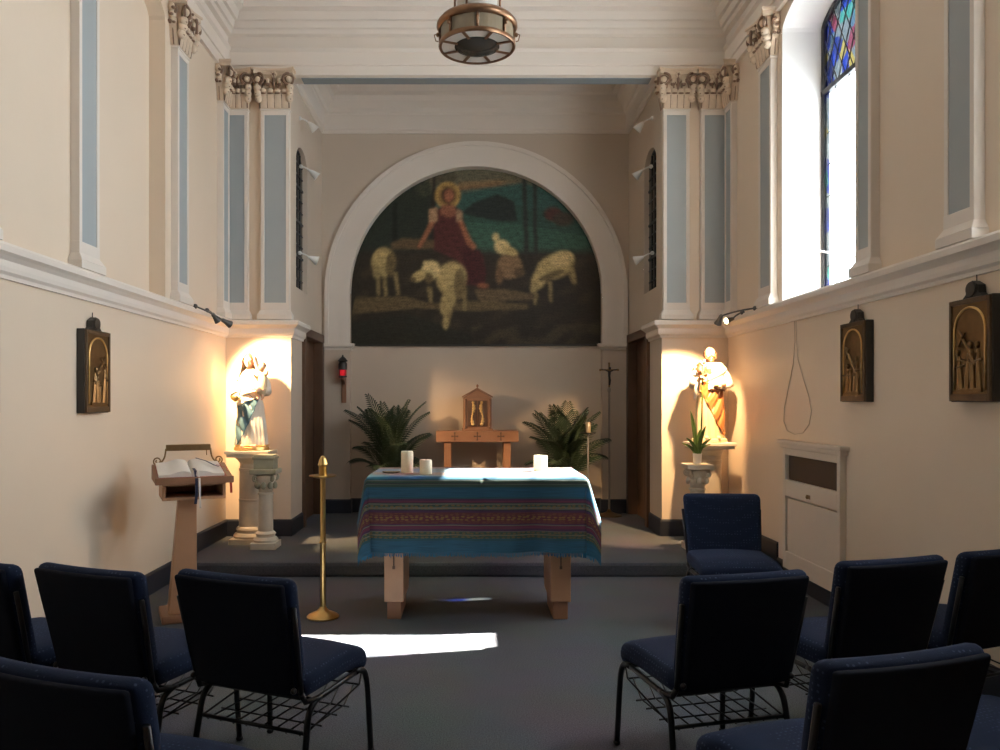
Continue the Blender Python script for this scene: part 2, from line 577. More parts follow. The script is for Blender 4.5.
# chancel side walls: a door below, a narrow arched leaded window above
CW = (8.06, 8.62, 2.66, 3.98)
def cl(u, o, z): return (CXL + o, u, z)
def cr(u, o, z): return (CXR - o, u, z)
DY0, DY1, DZ = 8.42, 9.36, 2.20
for side, mp, ymin in (('left', cl, 0), ('right', cr, 0)):
    b = MB()
    arch_wall(b, mp, YP, YB, DZ, 5.5, [CW], 0.07)
    q = lambda pts, m=0: b.add([mp(*p) for p in pts], [tuple(range(len(pts)))], m)
    q([(YP, 0, 0), (DY0, 0, 0), (DY0, 0, DZ), (YP, 0, DZ)])
    q([(DY1, 0, 0), (YB, 0, 0), (YB, 0, DZ), (DY1, 0, DZ)])
    q([(DY0, 0, 0), (DY0, -0.2, 0), (DY0, -0.2, DZ), (DY0, 0, DZ)])
    q([(DY1, 0, 0), (DY1, -0.2, 0), (DY1, -0.2, DZ), (DY1, 0, DZ)])
    q([(DY0, 0, DZ), (DY1, 0, DZ), (DY1, -0.2, DZ), (DY0, -0.2, DZ)])
    struct(b.build('wall_chancel_' + side, [M_WALL_DIM, M_WALL_DIM]))
    # door
    d = sempty('door_1' if side == 'left' else 'door_2')
    f = MB()
    f.box(DY0 - 0.075, DY0 + 0.02, -0.08, 0.035, PZ, DZ + 0.075, fn=mp)
    f.box(DY1 - 0.02, DY1 + 0.075, -0.08, 0.035, PZ, DZ + 0.075, fn=mp)
    f.box(DY0 + 0.02, DY1 - 0.02, -0.08, 0.035, DZ - 0.02, DZ + 0.075, fn=mp)
    f.build('door_frame', M_DOOR, d, bevel=0.006)
    f = MB()
    f.box(DY0, DY1, -0.13, -0.078, PZ, DZ, fn=mp)
    for k in range(2):
        for (za, zb) in ((0.32, 1.05), (1.15, 2.0)):
            y0 = DY0 + 0.10 + k * 0.38
            f.box(y0, y0 + 0.30, -0.08, -0.068, za, zb, fn=mp)
    f.build('door_leaf', M_DOOR, d, bevel=0.004)
    f = MB(); f.ell(mp(DY0 + 0.09, -0.07, 1.12), (0.028, 0.028, 0.028)); f.build('door_knob', M_BRASSD, d, smooth=True)
    # leaded window
    wn = sempty('window_2' if side == 'left' else 'window_3')
    ua, ub, zs, zp = CW
    c, r = (ua + ub) / 2, (ub - ua) / 2
    g = MB()
    pts = [(ua, zs), (ub, zs)] + [(c + r * math.cos(PI * i / 16), zp + r * math.sin(PI * i / 16)) for i in range(17)]
    g.prism([(p[0], p[1]) for p in pts], -0.055, -0.065, 'xz', fn=lambda x, y, z, mp=mp: mp(x, y, z))
    g.build('leaded_glass', M_GLASSD, wn)
    g = MB()
    for k in range(1, 4):
        u = ua + (ub - ua) * k / 4
        zt = zp + math.sqrt(max(r * r - (u - c) ** 2, 0))
        g.box(u - 0.006, u + 0.006, -0.057, -0.045, zs, zt, fn=mp)
    for k in range(0, 13):
        z = zs + k * 0.125
        dz = z - zp
        hw = r if dz < 0 else math.sqrt(max(r * r - dz * dz, 0))
        g.box(c - hw, c + hw, -0.057, -0.049 if k % 3 else -0.045, z - (0.006 if k % 3 else 0.012), z + (0.006 if k % 3 else 0.012), fn=mp)
    g.build('lead_bars', M_LEAD, wn)

# back wall: arched recess holding the mural, with its flat archivolt and imposts
AX, AR, ARO, ZS, ZI = 0.073, 1.527, 1.83, 2.79, 2.173
RB = 0.10
b = MB()
n = 40
q = lambda pts, m=0: b.add(pts, [tuple(range(len(pts)))], m)
for xa, xb in ((CXL, AX - AR), (AX + AR, CXR)):
    q([(xa, YB, PZ), (xb, YB, PZ), (xb, YB, 5.5), (xa, YB, 5.5)])
arc = [(AX - AR * math.cos(PI * i / n), ZS + AR * math.sin(PI * i / n)) for i in range(n + 1)]
for (xa, za), (xb, zb) in zip(arc, arc[1:]):
    q([(xa, YB, za), (xb, YB, zb), (xb, YB, 5.5), (xa, YB, 5.5)])
    q([(xa, YB, za), (xb, YB, zb), (xb, YB + RB, zb), (xa, YB + RB, za)], 1)
for x in (AX - AR, AX + AR):
    q([(x, YB, PZ), (x, YB + RB, PZ), (x, YB + RB, ZS), (x, YB, ZS)], 0)
q([(AX - AR, YB + RB, PZ), (AX + AR, YB + RB, PZ), (AX + AR, YB + RB, 4.4), (AX - AR, YB + RB, 4.4)])
struct(b.build('wall_back', [M_WALL_DIM, M_TRIM]))

b = MB()   # archivolt: stepped band
def band(r0, r1, y0, y1):
    pi_ = [(AX - r0, ZI)] + [(AX - r0 * math.cos(PI * i / n), ZS + r0 * math.sin(PI * i / n)) for i in range(n + 1)] + [(AX + r0, ZI)]
    po_ = [(AX - r1, ZI)] + [(AX - r1 * math.cos(PI * i / n), ZS + r1 * math.sin(PI * i / n)) for i in range(n + 1)] + [(AX + r1, ZI)]
    for i in range(len(pi_) - 1):
        (a, za), (c, zc) = pi_[i], pi_[i + 1]
        (d, zd), (e, ze) = po_[i], po_[i + 1]
        b.hexa([(a, y0, za), (c, y0, zc), (e, y0, ze), (d, y0, zd), (a, y1, za), (c, y1, zc), (e, y1, ze), (d, y1, zd)])
band(AR, AR + 0.10, YB - 0.03, YB)
band(AR + 0.10, ARO - 0.05, YB - 0.02, YB)
band(ARO - 0.05, ARO, YB - 0.04, YB)
struct(b.build('trim_archivolt', M_TRIM))
b = MB()
IMP = [(0, 2.10), (0.015, 2.10), (0.02, 2.125), (0.045, 2.14), (0.05, 2.165), (0.05, 2.178), (0, 2.178)]
b.sweep([(CXL, YB), (AX - AR, YB), (AX - AR, YB + RB)], IMP)
b.sweep([(AX + AR, YB + RB), (AX + AR, YB), (CXR, YB)], IMP)
struct(b.build('trim_impost', M_TRIM))

# string course round the nave and piers
STR = [(0, 2.115), (0.018, 2.115), (0.022, 2.135), (0.04, 2.15), (0.045, 2.172), (0.045, 2.205), (0.07, 2.225),
       (0.092, 2.238), (0.095, 2.27), (0.085, 2.285), (0.03, 2.292), (0, 2.292)]
b = MB()
b.sweep([(XL, YREAR), (XL, YP), (CXL, YP), (CXL, DY0 - 0.08)], STR)
struct(b.build('trim_string_course_left', M_TRIM))
b = MB()
b.sweep([(CXR, DY0 - 0.08), (CXR, YP), (XR, YP), (XR, YREAR)], STR)
struct(b.build('trim_string_course_right', M_TRIM))

# entablature and cornice under the nave ceiling
ENT = [(0, 4.735), (0.035, 4.735), (0.035, 4.83), (0.05, 4.835), (0.05, 4.96), (0.075, 4.985), (0.075, 5.0),
       (0.03, 5.0), (0.03, 5.12), (0.075, 5.13), (0.085, 5.17), (0.11, 5.175), (0.13, 5.23), (0.16, 5.235), (0.19, 5.30), (0.24, 5.32),
       (0.25, 5.38), (0.34, 5.42), (0.36, 5.48), (0.42, 5.50), (0.45, ZC), (0, ZC)]
b = MB()
b.sweep([(XL, YREAR), (XL, YP), (XR, YP), (XR, YREAR)], ENT)
struct(b.build('trim_entablature', M_TRIM))
# chancel crown moulding
CRN = [(0, 4.72), (0.02, 4.72), (0.025, 4.745), (0.045, 4.76), (0.045, 4.93), (0.06, 4.95), (0.075, 4.955), (0.09, 5.0), (0.16, 5.06), (0.18, 5.12),
       (0.24, 5.14), (0.26, 5.24), (0.30, 5.42), (0, 5.42)]
b = MB()
b.sweep([(CXL, YP + 0.17), (CXL, YB), (CXR, YB), (CXR, YP + 0.17)], CRN)
struct(b.build('trim_chancel_crown', M_TRIM))

# navy baseboards
def basep(z0): return [(0, z0), (0.016, z0), (0.016, z0 + 0.15), (0.008, z0 + 0.168), (0, z0 + 0.168)]
b = MB()
b.sweep([(XL, YREAR), (XL, PY)], basep(0.0))
b.sweep([(XL, PY), (XL, YP), (CXL, YP), (CXL, DY0 - 0.08)], basep(PZ))
struct(b.build('baseboard_left', M_BASE))
b = MB()
b.sweep([(CXR, DY0 - 0.08), (CXR, YP), (XR, YP), (XR, PY)], basep(PZ))
b.sweep([(XR, PY), (XR, YREAR)], basep(0.0))
struct(b.build('baseboard_right', M_BASE))
b = MB()
b.sweep([(CXL, YB), (AX - AR, YB), (AX - AR, YB + RB), (AX + AR, YB + RB), (AX + AR, YB), (CXR, YB)], basep(PZ))
struct(b.build('baseboard_back', M_BASE))

# ------------------------------------------------------------------ pilasters with their capitals
def capital(mp, u0, u1, p, z0, z1, parent):
    """cream bell with leaves, scrolls and abacus; umber glaze on veins, stalks and scroll lines"""
    H = z1 - z0
    wd = u1 - u0
    uc = (u0 + u1) / 2
    a = MB()
    a.hexa([(u0, -0.01, z0), (u1, -0.01, z0), (u1, p, z0), (u0, p, z0),
            (u0 - 0.02, -0.01, z1 - 0.05), (u1 + 0.02, -0.01, z1 - 0.05), (u1 + 0.02, p + 0.04, z1 - 0.05), (u0 - 0.02, p + 0.04, z1 - 0.05)], fn=mp)
    body = a.build('capital', M_GILT, parent)
    # abacus with hollowed front
    a = MB()
    pts = [(u0 - 0.05, -0.01)] + [(u0 - 0.05 + (wd + 0.10) * i / 10, p + 0.085 - 0.045 * math.sin(PI * i / 10)) for i in range(11)] + [(u1 + 0.05, -0.01)]
    a.prism(pts, z1 - 0.055, z1 - 0.02, 'xy', fn=mp)
    pts2 = [(u + (0.012 if u > uc else -0.012), o + (0.012 if o > 0 else 0)) for u, o in pts]
    a.prism(pts2, z1 - 0.02, z1, 'xy', fn=mp)
    a.build('abacus', M_GILT, body)
    leaf = MB(); vein = MB(); scr = MB()
    nl = 4
    for k in range(nl):                                   # lower row of upright leaves
        uu = u0 + wd * (k + 0.5) / nl
        hw = wd / nl * 0.53
        def lf(s, t, uu=uu, hw=hw):
            ww = hw * (1.0 - 0.25 * t) * (1 - 0.5 * max(0, t - 0.75) * 4 * 0.8)
            curl = 0.012 + 0.010 * t + 0.05 * max(0, t - 0.6) ** 1.3
            zz = z0 + H * 0.46 * t - 0.06 * max(0, t - 0.85)
            return mp(uu + (s - 0.5) * 2 * ww, p + curl + 0.006 * math.cos((s - 0.5) * PI) + 0.02 * t, zz)
        leaf.grid(lf, 4, 8)
        e = uu - wd / nl * 0.5
        vein.tube([mp(e, p + 0.012, z0 + 0.005), mp(e, p + 0.020, z0 + H * 0.18), mp(e, p + 0.03, z0 + H * 0.34)], 0.0045, 6)
        leaf.ell(mp(uu, p + 0.050, z0 + H * 0.43), (hw * 0.85, 0.020, 0.024) if mp is pmap else (0.020, hw * 0.85, 0.024), 10, 7)
        vein.ell(mp(uu, p + 0.046, z0 + H * 0.365), (hw * 0.8, 0.016, 0.009) if mp is pmap else (0.016, hw * 0.8, 0.009), 8, 6)
    vein.tube([mp(u1, p + 0.012, z0 + 0.005), mp(u1, p + 0.03, z0 + H * 0.36)], 0.007, 6)
    for sgn in (-1, 1):                                   # cauliculi, arcs and corner volutes
        e = uc + sgn * wd * 0.5
        arc = [mp(uc + sgn * wd * (0.22 + 0.20 * math.cos(PI * i / 12)), p + 0.045, z0 + H * (0.46 + 0.24 * math.sin(PI * i / 12))) for i in range(13)]
        vein.tube(arc, 0.0055, 6)
        vein.tube([mp(uc + sgn * wd * 0.12, p + 0.03, z0 + H * 0.44), mp(uc + sgn * wd * 0.2, p + 0.06, z0 + H * 0.66), mp(e, p + 0.075, z0 + H * 0.78)], [0.008, 0.011, 0.009], 6)
        pl = lambda c, u, v: mp(c[0] + u, c[1] + abs(u) * 0.4, c[2] + v)
        scr.tube(spiral((e + sgn * 0.012, p + 0.06, z0 + H * 0.70), 0.066, 0.010, 2.0, 30, pl, PI / 2, sgn), [0.013 - 0.006 * i / 30 for i in range(31)], 7)
        leaf.ell(mp(e + sgn * 0.012, p + 0.07, z0 + H * 0.70), (0.030, 0.030, 0.030), 8, 6)
        for j in range(3):                                # acanthus lobes hanging below each corner scroll
            leaf.ell(mp(e + sgn * (0.022 - 0.006 * j), p + 0.055 - 0.012 * j, z0 + H * (0.5 - 0.13 * j)), (0.036, 0.036, 0.040), 10, 7)
            vein.ell(mp(e + sgn * (0.030 - 0.006 * j), p + 0.070 - 0.012 * j, z0 + H * (0.47 - 0.13 * j)), (0.018, 0.018, 0.013), 8, 5)
    # central flower on the abacus and its stalk
    vein.tube([mp(uc, p + 0.03, z0 + H * 0.45), mp(uc, p + 0.055, z0 + H * 0.62), mp(uc, p + 0.06, z0 + H * 0.8)], [0.010, 0.012, 0.016], 7)
    for j in range(6):
        an = 2 * PI * j / 6
        leaf.ell(mp(uc + 0.022 * math.cos(an), p + 0.062, z1 - 0.065 + 0.022 * math.sin(an)), (0.015, 0.015, 0.015), 7, 5)
    vein.ell(mp(uc, p + 0.076, z1 - 0.065), (0.012, 0.012, 0.012), 7, 5)
    for sgn in (-1, 1):
        vein.ell(mp(uc + sgn * wd * 0.2, p + 0.062, z0 + H * 0.58), (0.024, 0.02, 0.018), 8, 6)
        leaf.ell(mp(uc + sgn * wd * 0.2, p + 0.066, z0 + H * 0.66), (0.018, 0.016, 0.03), 8, 6)
    # the returning side that faces the nave
    side = lambda u, o, z: mp(u0 - o, u, z)
    for k in range(2):
        uu = p * (0.25 + 0.55 * k)
        def ls(s, t, uu=uu):
            ww = 0.018 * (1 - 0.25 * t)
            return side(uu + (s - 0.5) * 2 * ww, 0.012 + 0.03 * t + 0.05 * max(0, t - 0.6) ** 1.3, z0 + H * 0.46 * t - 0.06 * max(0, t - 0.85))
        leaf.grid(ls, 4, 8)
        vein.tube([side(uu - 0.018, 0.014, z0 + 0.005), side(uu - 0.018, 0.035, z0 + H * 0.34)], 0.0045, 6)
        vein.ell(side(uu, 0.055, z0 + H * 0.44), (0.015, 0.015, 0.011), 8, 6)
    for j in range(3):
        leaf.ell(side(p * 0.5, 0.03 + 0.012 * j, z0 + H * (0.5 + 0.13 * j)), (0.032, 0.032, 0.040), 10, 7)
        vein.ell(side(p * (0.2 + 0.3 * j), 0.055 + 0.008 * j, z0 + H * (0.47 + 0.13 * j)), (0.019, 0.019, 0.014), 8, 5)
    scr.tube(spiral((p * 0.35, 0.045, z0 + H * 0.72), 0.05, 0.010, 1.8, 26, lambda c, u, v: side(c[0] + u, c[1] + abs(u) * 0.3, c[2] + v), PI / 2, -1), [0.012 - 0.006 * i / 26 for i in range(27)], 7)
    leaf.build('acanthus_leaves', M_GILT, body, smooth=True)
    vein.build('glazed_stalks', M_UMBER, body, smooth=True)
    scr.build('volutes', M_UMBER, body, smooth=True)

NP = [0]
def pilaster(mp, u0, u1, p=0.058, z0=2.29, zc0=4.39, zc1=4.77):
    NP[0] += 1
    root = sempty('trim_pilaster_%d' % NP[0])
    fr = 0.035
    s_ = MB()
    s_.box(u0 + 0.002, u1 - 0.002, 0.001, p - 0.010, z0 + 0.01, zc0 - 0.005, fn=mp)
    s_.box(u0, u0 + fr, 0, p, z0 + 0.13, zc0, fn=mp); s_.box(u1 - fr, u1, 0, p, z0 + 0.13, zc0, fn=mp)
    s_.box(u0 + fr - 0.001, u1 - fr + 0.001, 0, p - 0.0005, zc0 - 0.06, zc0 - 0.001, fn=mp)
    s_.box(u0 - 0.002, u1 + 0.002, 0, p + 0.001, z0 + 0.06, z0 + 0.17, fn=mp)
    s_.hexa([(u0 - 0.03, 0, z0), (u1 + 0.03, 0, z0), (u1 + 0.03, p + 0.03, z0), (u0 - 0.03, p + 0.03, z0),
             (u0 - 0.03, 0, z0 + 0.05), (u1 + 0.03, 0, z0 + 0.05), (u1 + 0.03, p + 0.03, z0 + 0.05), (u0 - 0.03, p + 0.03, z0 + 0.05)], fn=mp)
    s_.hexa([(u0 - 0.03, 0, z0 + 0.05), (u1 + 0.03, 0, z0 + 0.05), (u1 + 0.03, p + 0.03, z0 + 0.05), (u0 - 0.03, p + 0.03, z0 + 0.05),
             (u0, 0, z0 + 0.10), (u1, 0, z0 + 0.10), (u1, p, z0 + 0.10), (u0, p, z0 + 0.10)], fn=mp)
    s_.box(u0 - 0.008, u1 + 0.008, 0, p + 0.008, zc0 - 0.018, zc0, fn=mp)
    s_.build('shaft', M_TRIM, root, bevel=0.003)
    b_ = MB(); b_.box(u0 + fr, u1 - fr, p - 0.012, p - 0.006, z0 + 0.17, zc0 - 0.06, fn=mp)
    b_.build('panel', M_BLUE, root)
    capital(mp, u0, u1, p, zc0, zc1, root)

pilaster(pmap, -2.445, -2.215)
pilaster(pmap, -2.085, -1.80)
pilaster(pmap, 1.928, 2.19)
pilaster(pmap, 2.305, 2.585)
pilaster(lmap, 7.56, 7.765)
pilaster(rmap, 7.56, 7.765)
for u0, u1 in ((4.78, 5.04), (6.39, 6.64), (3.66, 3.92), (2.1, 2.36), (1.3, 1.56), (-0.7, -0.44)):
    pilaster(lmap, u0, u1)
for u0, u1 in ((4.93, 5.13), (6.57, 6.85), (3.92, 4.17), (2.2, 2.46), (1.2, 1.46), (-0.6, -0.34)):
    pilaster(rmap, u0, u1)

# ------------------------------------------------------------------ stained-glass window
def stained_mat(name='stained_glass', gain=1.0):
    m = bpy.data.materials.new(name)
    m.use_nodes = True
    N, L = m.node_tree.nodes, m.node_tree.links
    for nn in list(N):
        if nn.type == 'BSDF_PRINCIPLED':
            N.remove(nn)
    out = N['Material Output']
    tc = N.new('ShaderNodeTexCoord')
    v = N.new('ShaderNodeTexVoronoi'); v.inputs['Scale'].default_value = 7.5
    L.new(tc.outputs['Object'], v.inputs['Vector'])
    sp = N.new('ShaderNodeSeparateColor'); L.new(v.outputs['Color'], sp.inputs['Color'])
    r = N.new('ShaderNodeValToRGB'); r.color_ramp.interpolation = 'CONSTANT'
    stops = [(0, (0.003, 0.006, 0.035)), (0.16, (0.018, 0.022, 0.024)), (0.38, (0.010, 0.018, 0.026)), (0.5, (0.040, 0.032, 0.010)),
             (0.58, (0.03, 0.034, 0.034)), (0.76, (0.003, 0.005, 0.022)), (0.86, (0.025, 0.006, 0.010)), (0.92, (0.006, 0.03, 0.026))]
    stops = [(p_, tuple(gain * q for q in c_)) for p_, c_ in stops]
    cr_ = r.color_ramp
    cr_.elements[0].position = stops[0][0]; cr_.elements[0].color = (*stops[0][1], 1)
    cr_.elements[1].position = stops[1][0]; cr_.elements[1].color = (*stops[1][1], 1)
    for p_, c_ in stops[2:]:
        e = cr_.elements.new(p_); e.color = (*c_, 1)
    L.new(sp.outputs[0], r.inputs['Fac'])
    t = N.new('ShaderNodeBsdfTransparent'); L.new(r.outputs['Color'], t.inputs['Color'])
    g = N.new('ShaderNodeBsdfGlossy'); g.inputs['Roughness'].default_value = 0.1
    g.inputs['Color'].default_value = (0.05, 0.05, 0.05, 1)
    ad = N.new('ShaderNodeAddShader'); L.new(t.outputs[0], ad.inputs[0]); L.new(g.outputs[0], ad.inputs[1])
    L.new(ad.outputs[0], out.inputs['Surface'])
    return m
def clear_mat():
    m = bpy.data.materials.new('clear_glass')
    m.use_nodes = True
    N, L = m.node_tree.nodes, m.node_tree.links
    out = N['Material Output']
    N.remove(N['Principled BSDF'])
    tc = N.new('ShaderNodeTexCoord')
    nz = N.new('ShaderNodeTexNoise'); nz.inputs['Scale'].default_value = 3
    L.new(tc.outputs['Object'], nz.inputs['Vector'])
    r = N.new('ShaderNodeValToRGB')
    r.color_ramp.elements[0].color = (0.82, 0.84, 0.82, 1); r.color_ramp.elements[1].color = (0.93, 0.93, 0.92, 1)
    L.new(nz.outputs['Fac'], r.inputs['Fac'])
    t = N.new('ShaderNodeBsdfTransparent'); L.new(r.outputs['Color'], t.inputs['Color'])
    g = N.new('ShaderNodeBsdfGlossy'); g.inputs['Roughness'].default_value = 0.03
    g.inputs['Color'].default_value = (0.04, 0.04, 0.04, 1)
    ad = N.new('ShaderNodeAddShader'); L.new(t.outputs[0], ad.inputs[0]); L.new(g.outputs[0], ad.inputs[1])
    L.new(ad.outputs[0], out.inputs['Surface'])
    return m
M_STAIN, M_CLEAR = stained_mat(), clear_mat()
M_BORDER = stained_mat('stained_border_glass', 3.0)

ZCLR = 4.02
def big_window(idx, ua, ub, stained):
    wn = sempty('window_%d' % idx)
    c, r = (ua + ub) / 2, (ub - ua) / 2
    X = GX
    zsplit = ZCLR if stained else SPRING + 0.02
    hw = lambda z: r if z < SPRING else r * math.sqrt(max(1 - ((z - SPRING) / RISE) ** 2, 0.0))
    g = MB()
    g.add([(X, ua, SILL), (X, ub, SILL), (X, ub, zsplit), (X, ua, zsplit)], [(0, 1, 2, 3)])
    g.build('clear_panes', M_CLEAR, wn)
    if zsplit < SPRING:
        pts = [(ua, zsplit), (ub, zsplit)]
    else:
        pts = [(c - hw(zsplit), zsplit), (c + hw(zsplit), zsplit)]
    aa = 0 if zsplit < SPRING else math.asin((zsplit - SPRING) / RISE)
    pts += [(c + r * math.cos(aa + (PI - 2 * aa) * i / 24), SPRING + RISE * math.sin(aa + (PI - 2 * aa) * i / 24)) for i in range(25)]
    g = MB(); g.add([(X, y, z) for y, z in pts], [tuple(range(len(pts)))])
    g.build('stained_panes', M_STAIN if stained else M_CLEAR, wn)
    # coloured border strip beside the clear panes
    if stained:
        g = MB()
        g.add([(X - 0.006, ub - 0.13, SILL), (X - 0.006, ub, SILL), (X - 0.006, ub, zsplit), (X - 0.006, ub - 0.13, zsplit)], [(0, 1, 2, 3)])
        g.build('border_panes', M_BORDER, wn)
    f = MB()
    arc = [(X, ua + 0.02, SILL)] + [(X, c - (r - 0.02) * math.cos(PI * i / 24), SPRING + (RISE - 0.02) * math.sin(PI * i / 24)) for i in range(25)] + [(X, ub - 0.02, SILL)]
    f.tube(arc, 0.026, 6)
    f.box(X - 0.02, X + 0.02, ua, ub, SILL - 0.01, SILL + 0.04)
    f.box(X - 0.02, X + 0.02, ua, ub, zsplit - 0.02, zsplit + 0.02)
    f.build('window_frame', M_LEAD, wn)
    l = MB()                                     # diamond leading of the upper lights, rectangular below
    for s in (-1, 1):
        for k in range(-9, 10):
            pts = []
            for i in range(60):
                z = zsplit + (SPRING + RISE - zsplit) * i / 59
                y = c + k * 0.13 + s * (z - zsplit) * 0.55
                if abs(y - c) < hw(z) - 0.01:
                    pts.append((X - 0.008, y, z))
            if len(pts) > 2:
                l.tube([pts[0], pts[-1]], 0.0055, 5)
    for k in range(1, 6):
        y = ua + (ub - ua) * k / 6
        l.box(X - 0.004, X + 0.004, y - 0.003, y + 0.003, SILL, zsplit)
    for z in (2.58, 3.15, 3.41, 3.67):
        l.box(X - 0.004, X + 0.004, ua, ub, z - 0.003, z + 0.003)
    l.build('lead_bars', M_LEAD, wn)
    # a stay bar across the lower hopper light
    if stained:
        s_ = MB(); s_.tube([(X - 0.02, ua + 0.5, 2.50), (X - 0.22, ub - 0.12, 2.72)], 0.007, 6)
        s_.build('stay_bar', M_LAMPW, wn)
big_window(1, *R_WIN[0], True)
for i, (a_, c_) in enumerate(R_WIN[1:]):
    big_window(4 + i, a_, c_, False)

# unseen slab added outside to keep the sun off the nearer windows
b = MB(); b.prism([(9.0, 7.0), (9.3, 6.8), (10.9, 12.6), (10.5, 12.8)], -9.0, 5.6, 'xz')
struct(b.build('sun_blocker', mat('blocker_grey', (0.16, 0.16, 0.17), 0.8, var=0.2)))

def smoothstep(a, b_, x):
    t = max(0, min(1, (x - a) / (b_ - a)))
    return t * t * (3 - 2 * t)

# ================================================================== MURAL
def build_mural():
    root = thing('mural_painting', 'dark half-round pastoral painting of a haloed seated figure with sheep in the arch recess', 'painting',
                 (AX, YB + RB - 0.004, ZI))
    NX, NY = 300, 200
    us = np.linspace(0, 1, NX + 1)
    x = (us * 2 - 1) * AR
    top = (ZS - ZI) + np.sqrt(np.maximum(AR ** 2 - x ** 2, 0))
    vs_ = np.linspace(0, 1, NY + 1)
    X = np.tile(x, (NY + 1, 1))
    Z = vs_[:, None] * top[None, :]
    # picture coordinates: px 68..905 across, 712 (bottom) .. 125 (top)
    PX = 68 + (X + AR) / (2 * AR) * 837
    PY_ = 712 - Z / (ZS - ZI + AR) * 587
    rng = np.random.RandomState(3)
    def noise(sc, seed):
        r = np.random.RandomState(seed)
        out = np.zeros_like(PX)
        for k in range(7):
            a, ph = r.uniform(0, 2 * PI), r.uniform(0, 6.28)
            f = r.uniform(0.6, 1.7) / sc
            out += np.sin((PX * math.cos(a) + PY_ * math.sin(a) * 1.3) * f * 2 * PI + ph)
        return out / 3.0
    n1, n2, n3 = noise(90, 1), noise(28, 2), noise(11, 5)
    img = np.zeros(PX.shape + (3,))
    def S(r, g, b_):
        return np.array(srgb(r, g, b_)) * 1.35
    def put(mask, col, soft=None):
        m = np.clip(mask, 0, 1)[..., None]
        img[...] = img * (1 - m) + np.array(col) * m
    def ramp(v, a, b_):
        return np.clip((v - a) / (b_ - a), 0, 1)
    def ell(cx, cy, rx, ry, rot=0.0, soft=0.18):
        c_, s_ = math.cos(rot), math.sin(rot)
        dx, dy = PX - cx, PY_ - cy
        u, v = (dx * c_ + dy * s_) / rx, (-dx * s_ + dy * c_) / ry
        return np.clip((1 - np.sqrt(u * u + v * v)) / soft, 0, 1)
    def poly(pts, grow=0):
        ins = np.zeros(PX.shape, bool)
        k = len(pts)
        for i in range(k):
            (x1, y1), (x2, y2) = pts[i], pts[(i + 1) % k]
            c_ = ((y1 > PY_) != (y2 > PY_)) & (PX < (x2 - x1) * (PY_ - y1) / (y2 - y1 + 1e-9) + x1)
            ins ^= c_
        return ins.astype(float)
    img[...] = S(38, 36, 30)
    put(ramp(PY_, 330, 240), S(52, 78, 72))                                         # hazy distance
    put(ramp(PY_, 235, 165) , S(88, 84, 68))                                        # dusky sky
    put(poly([(380, 200), (640, 170), (760, 210), (700, 190), (520, 165), (400, 190)]), S(118, 88, 62))
    put(poly([(420, 185), (560, 172), (640, 165), (560, 160), (430, 168)]), S(120, 98, 70))
    put(poly([(330, 230), (520, 190), (640, 170), (900, 240), (905, 420), (420, 420)]), S(44, 74, 68))      # teal hills
    put(poly([(440, 275), (600, 240), (905, 300), (905, 400), (420, 390)]), S(40, 66, 58))
    put(poly([(455, 300), (640, 310), (860, 350), (860, 400), (430, 400)]) * 0.8, S(50, 80, 66))
    put(poly([(435, 272), (480, 235), (560, 208), (615, 232), (625, 300), (560, 300)]), S(30, 36, 33))      # dark knoll
    put(ell(745, 275, 34, 26), S(70, 40, 34)); put(ell(780, 292, 40, 26), S(58, 48, 40))
    put(poly([(60, 420), (110, 280), (230, 190), (330, 150), (348, 240), (330, 400)]), S(38, 44, 36))       # left thicket
    put(np.clip(n2 * 1.2, 0, 1) * poly([(60, 420), (110, 280), (230, 190), (330, 150), (348, 240), (330, 400)]) * 0.7, S(26, 30, 24))
    put(np.clip(n3, 0, 1) * poly([(280, 190), (345, 140), (345, 210), (290, 215)]) * 0.6, S(105, 100, 78))
    put(poly([(205, 240), (222, 235), (224, 370), (206, 370)]), S(24, 24, 20))
    put(poly([(340, 130), (352, 128), (352, 270), (338, 270)]), S(36, 28, 22))                              # trunk by the figure
    put(np.clip(n3 + 0.4, 0, 1) * poly([(350, 130), (415, 130), (418, 165), (352, 178)]), S(30, 30, 22))
    put(poly([(640, 150), (655, 150), (665, 400), (648, 400)]), S(36, 40, 36))
    put(poly([(676, 170), (690, 175), (694, 400), (680, 400)]), S(36, 40, 36))
    put(ramp(PY_, 385, 410), S(42, 36, 28))                                                                 # foreground
    put(np.clip(n1 * 0.8, 0, 1) * ramp(PY_, 400, 430) * 0.8, S(58, 48, 36))
    put(np.clip(n2 * 0.8, 0, 1) * ramp(PY_, 400, 430) * 0.5, S(30, 26, 22))
    put(poly([(200, 372), (240, 355), (345, 362), (345, 392), (205, 392)]), S(84, 68, 48))
    put(poly([(80, 555), (250, 550), (330, 575), (520, 565), (660, 580), (660, 592), (460, 600), (300, 590), (70, 610)]) * 0.9, S(92, 78, 54))
    put(poly([(480, 530), (580, 525), (690, 545), (690, 560), (500, 570)]), S(88, 74, 54))
    put(poly([(70, 640), (260, 610), (470, 680), (470, 712), (70, 712)]) * 0.8, S(34, 35, 28))
    put(poly([(470, 650), (905, 640), (905, 712), (470, 712)]) * 0.5 * np.clip(0.5 + n1, 0, 1), S(70, 60, 46))
    # seated robed figure with a halo
    put(ell(392, 212, 44, 46, 0, 0.08), S(165, 132, 74))
    put(ell(392, 212, 36, 38, 0, 0.10), S(132, 104, 62))
    put(ell(393, 212, 26, 30), S(52, 34, 24))
    put(poly([(352, 262), (395, 240), (440, 265), (445, 330), (470, 385), (510, 410), (520, 480), (505, 515), (440, 510), (425, 430), (345, 395), (345, 330)]), S(74, 36, 34))
    put(poly([(440, 390), (500, 395), (522, 470), (515, 512), (450, 505)]), S(62, 24, 26))
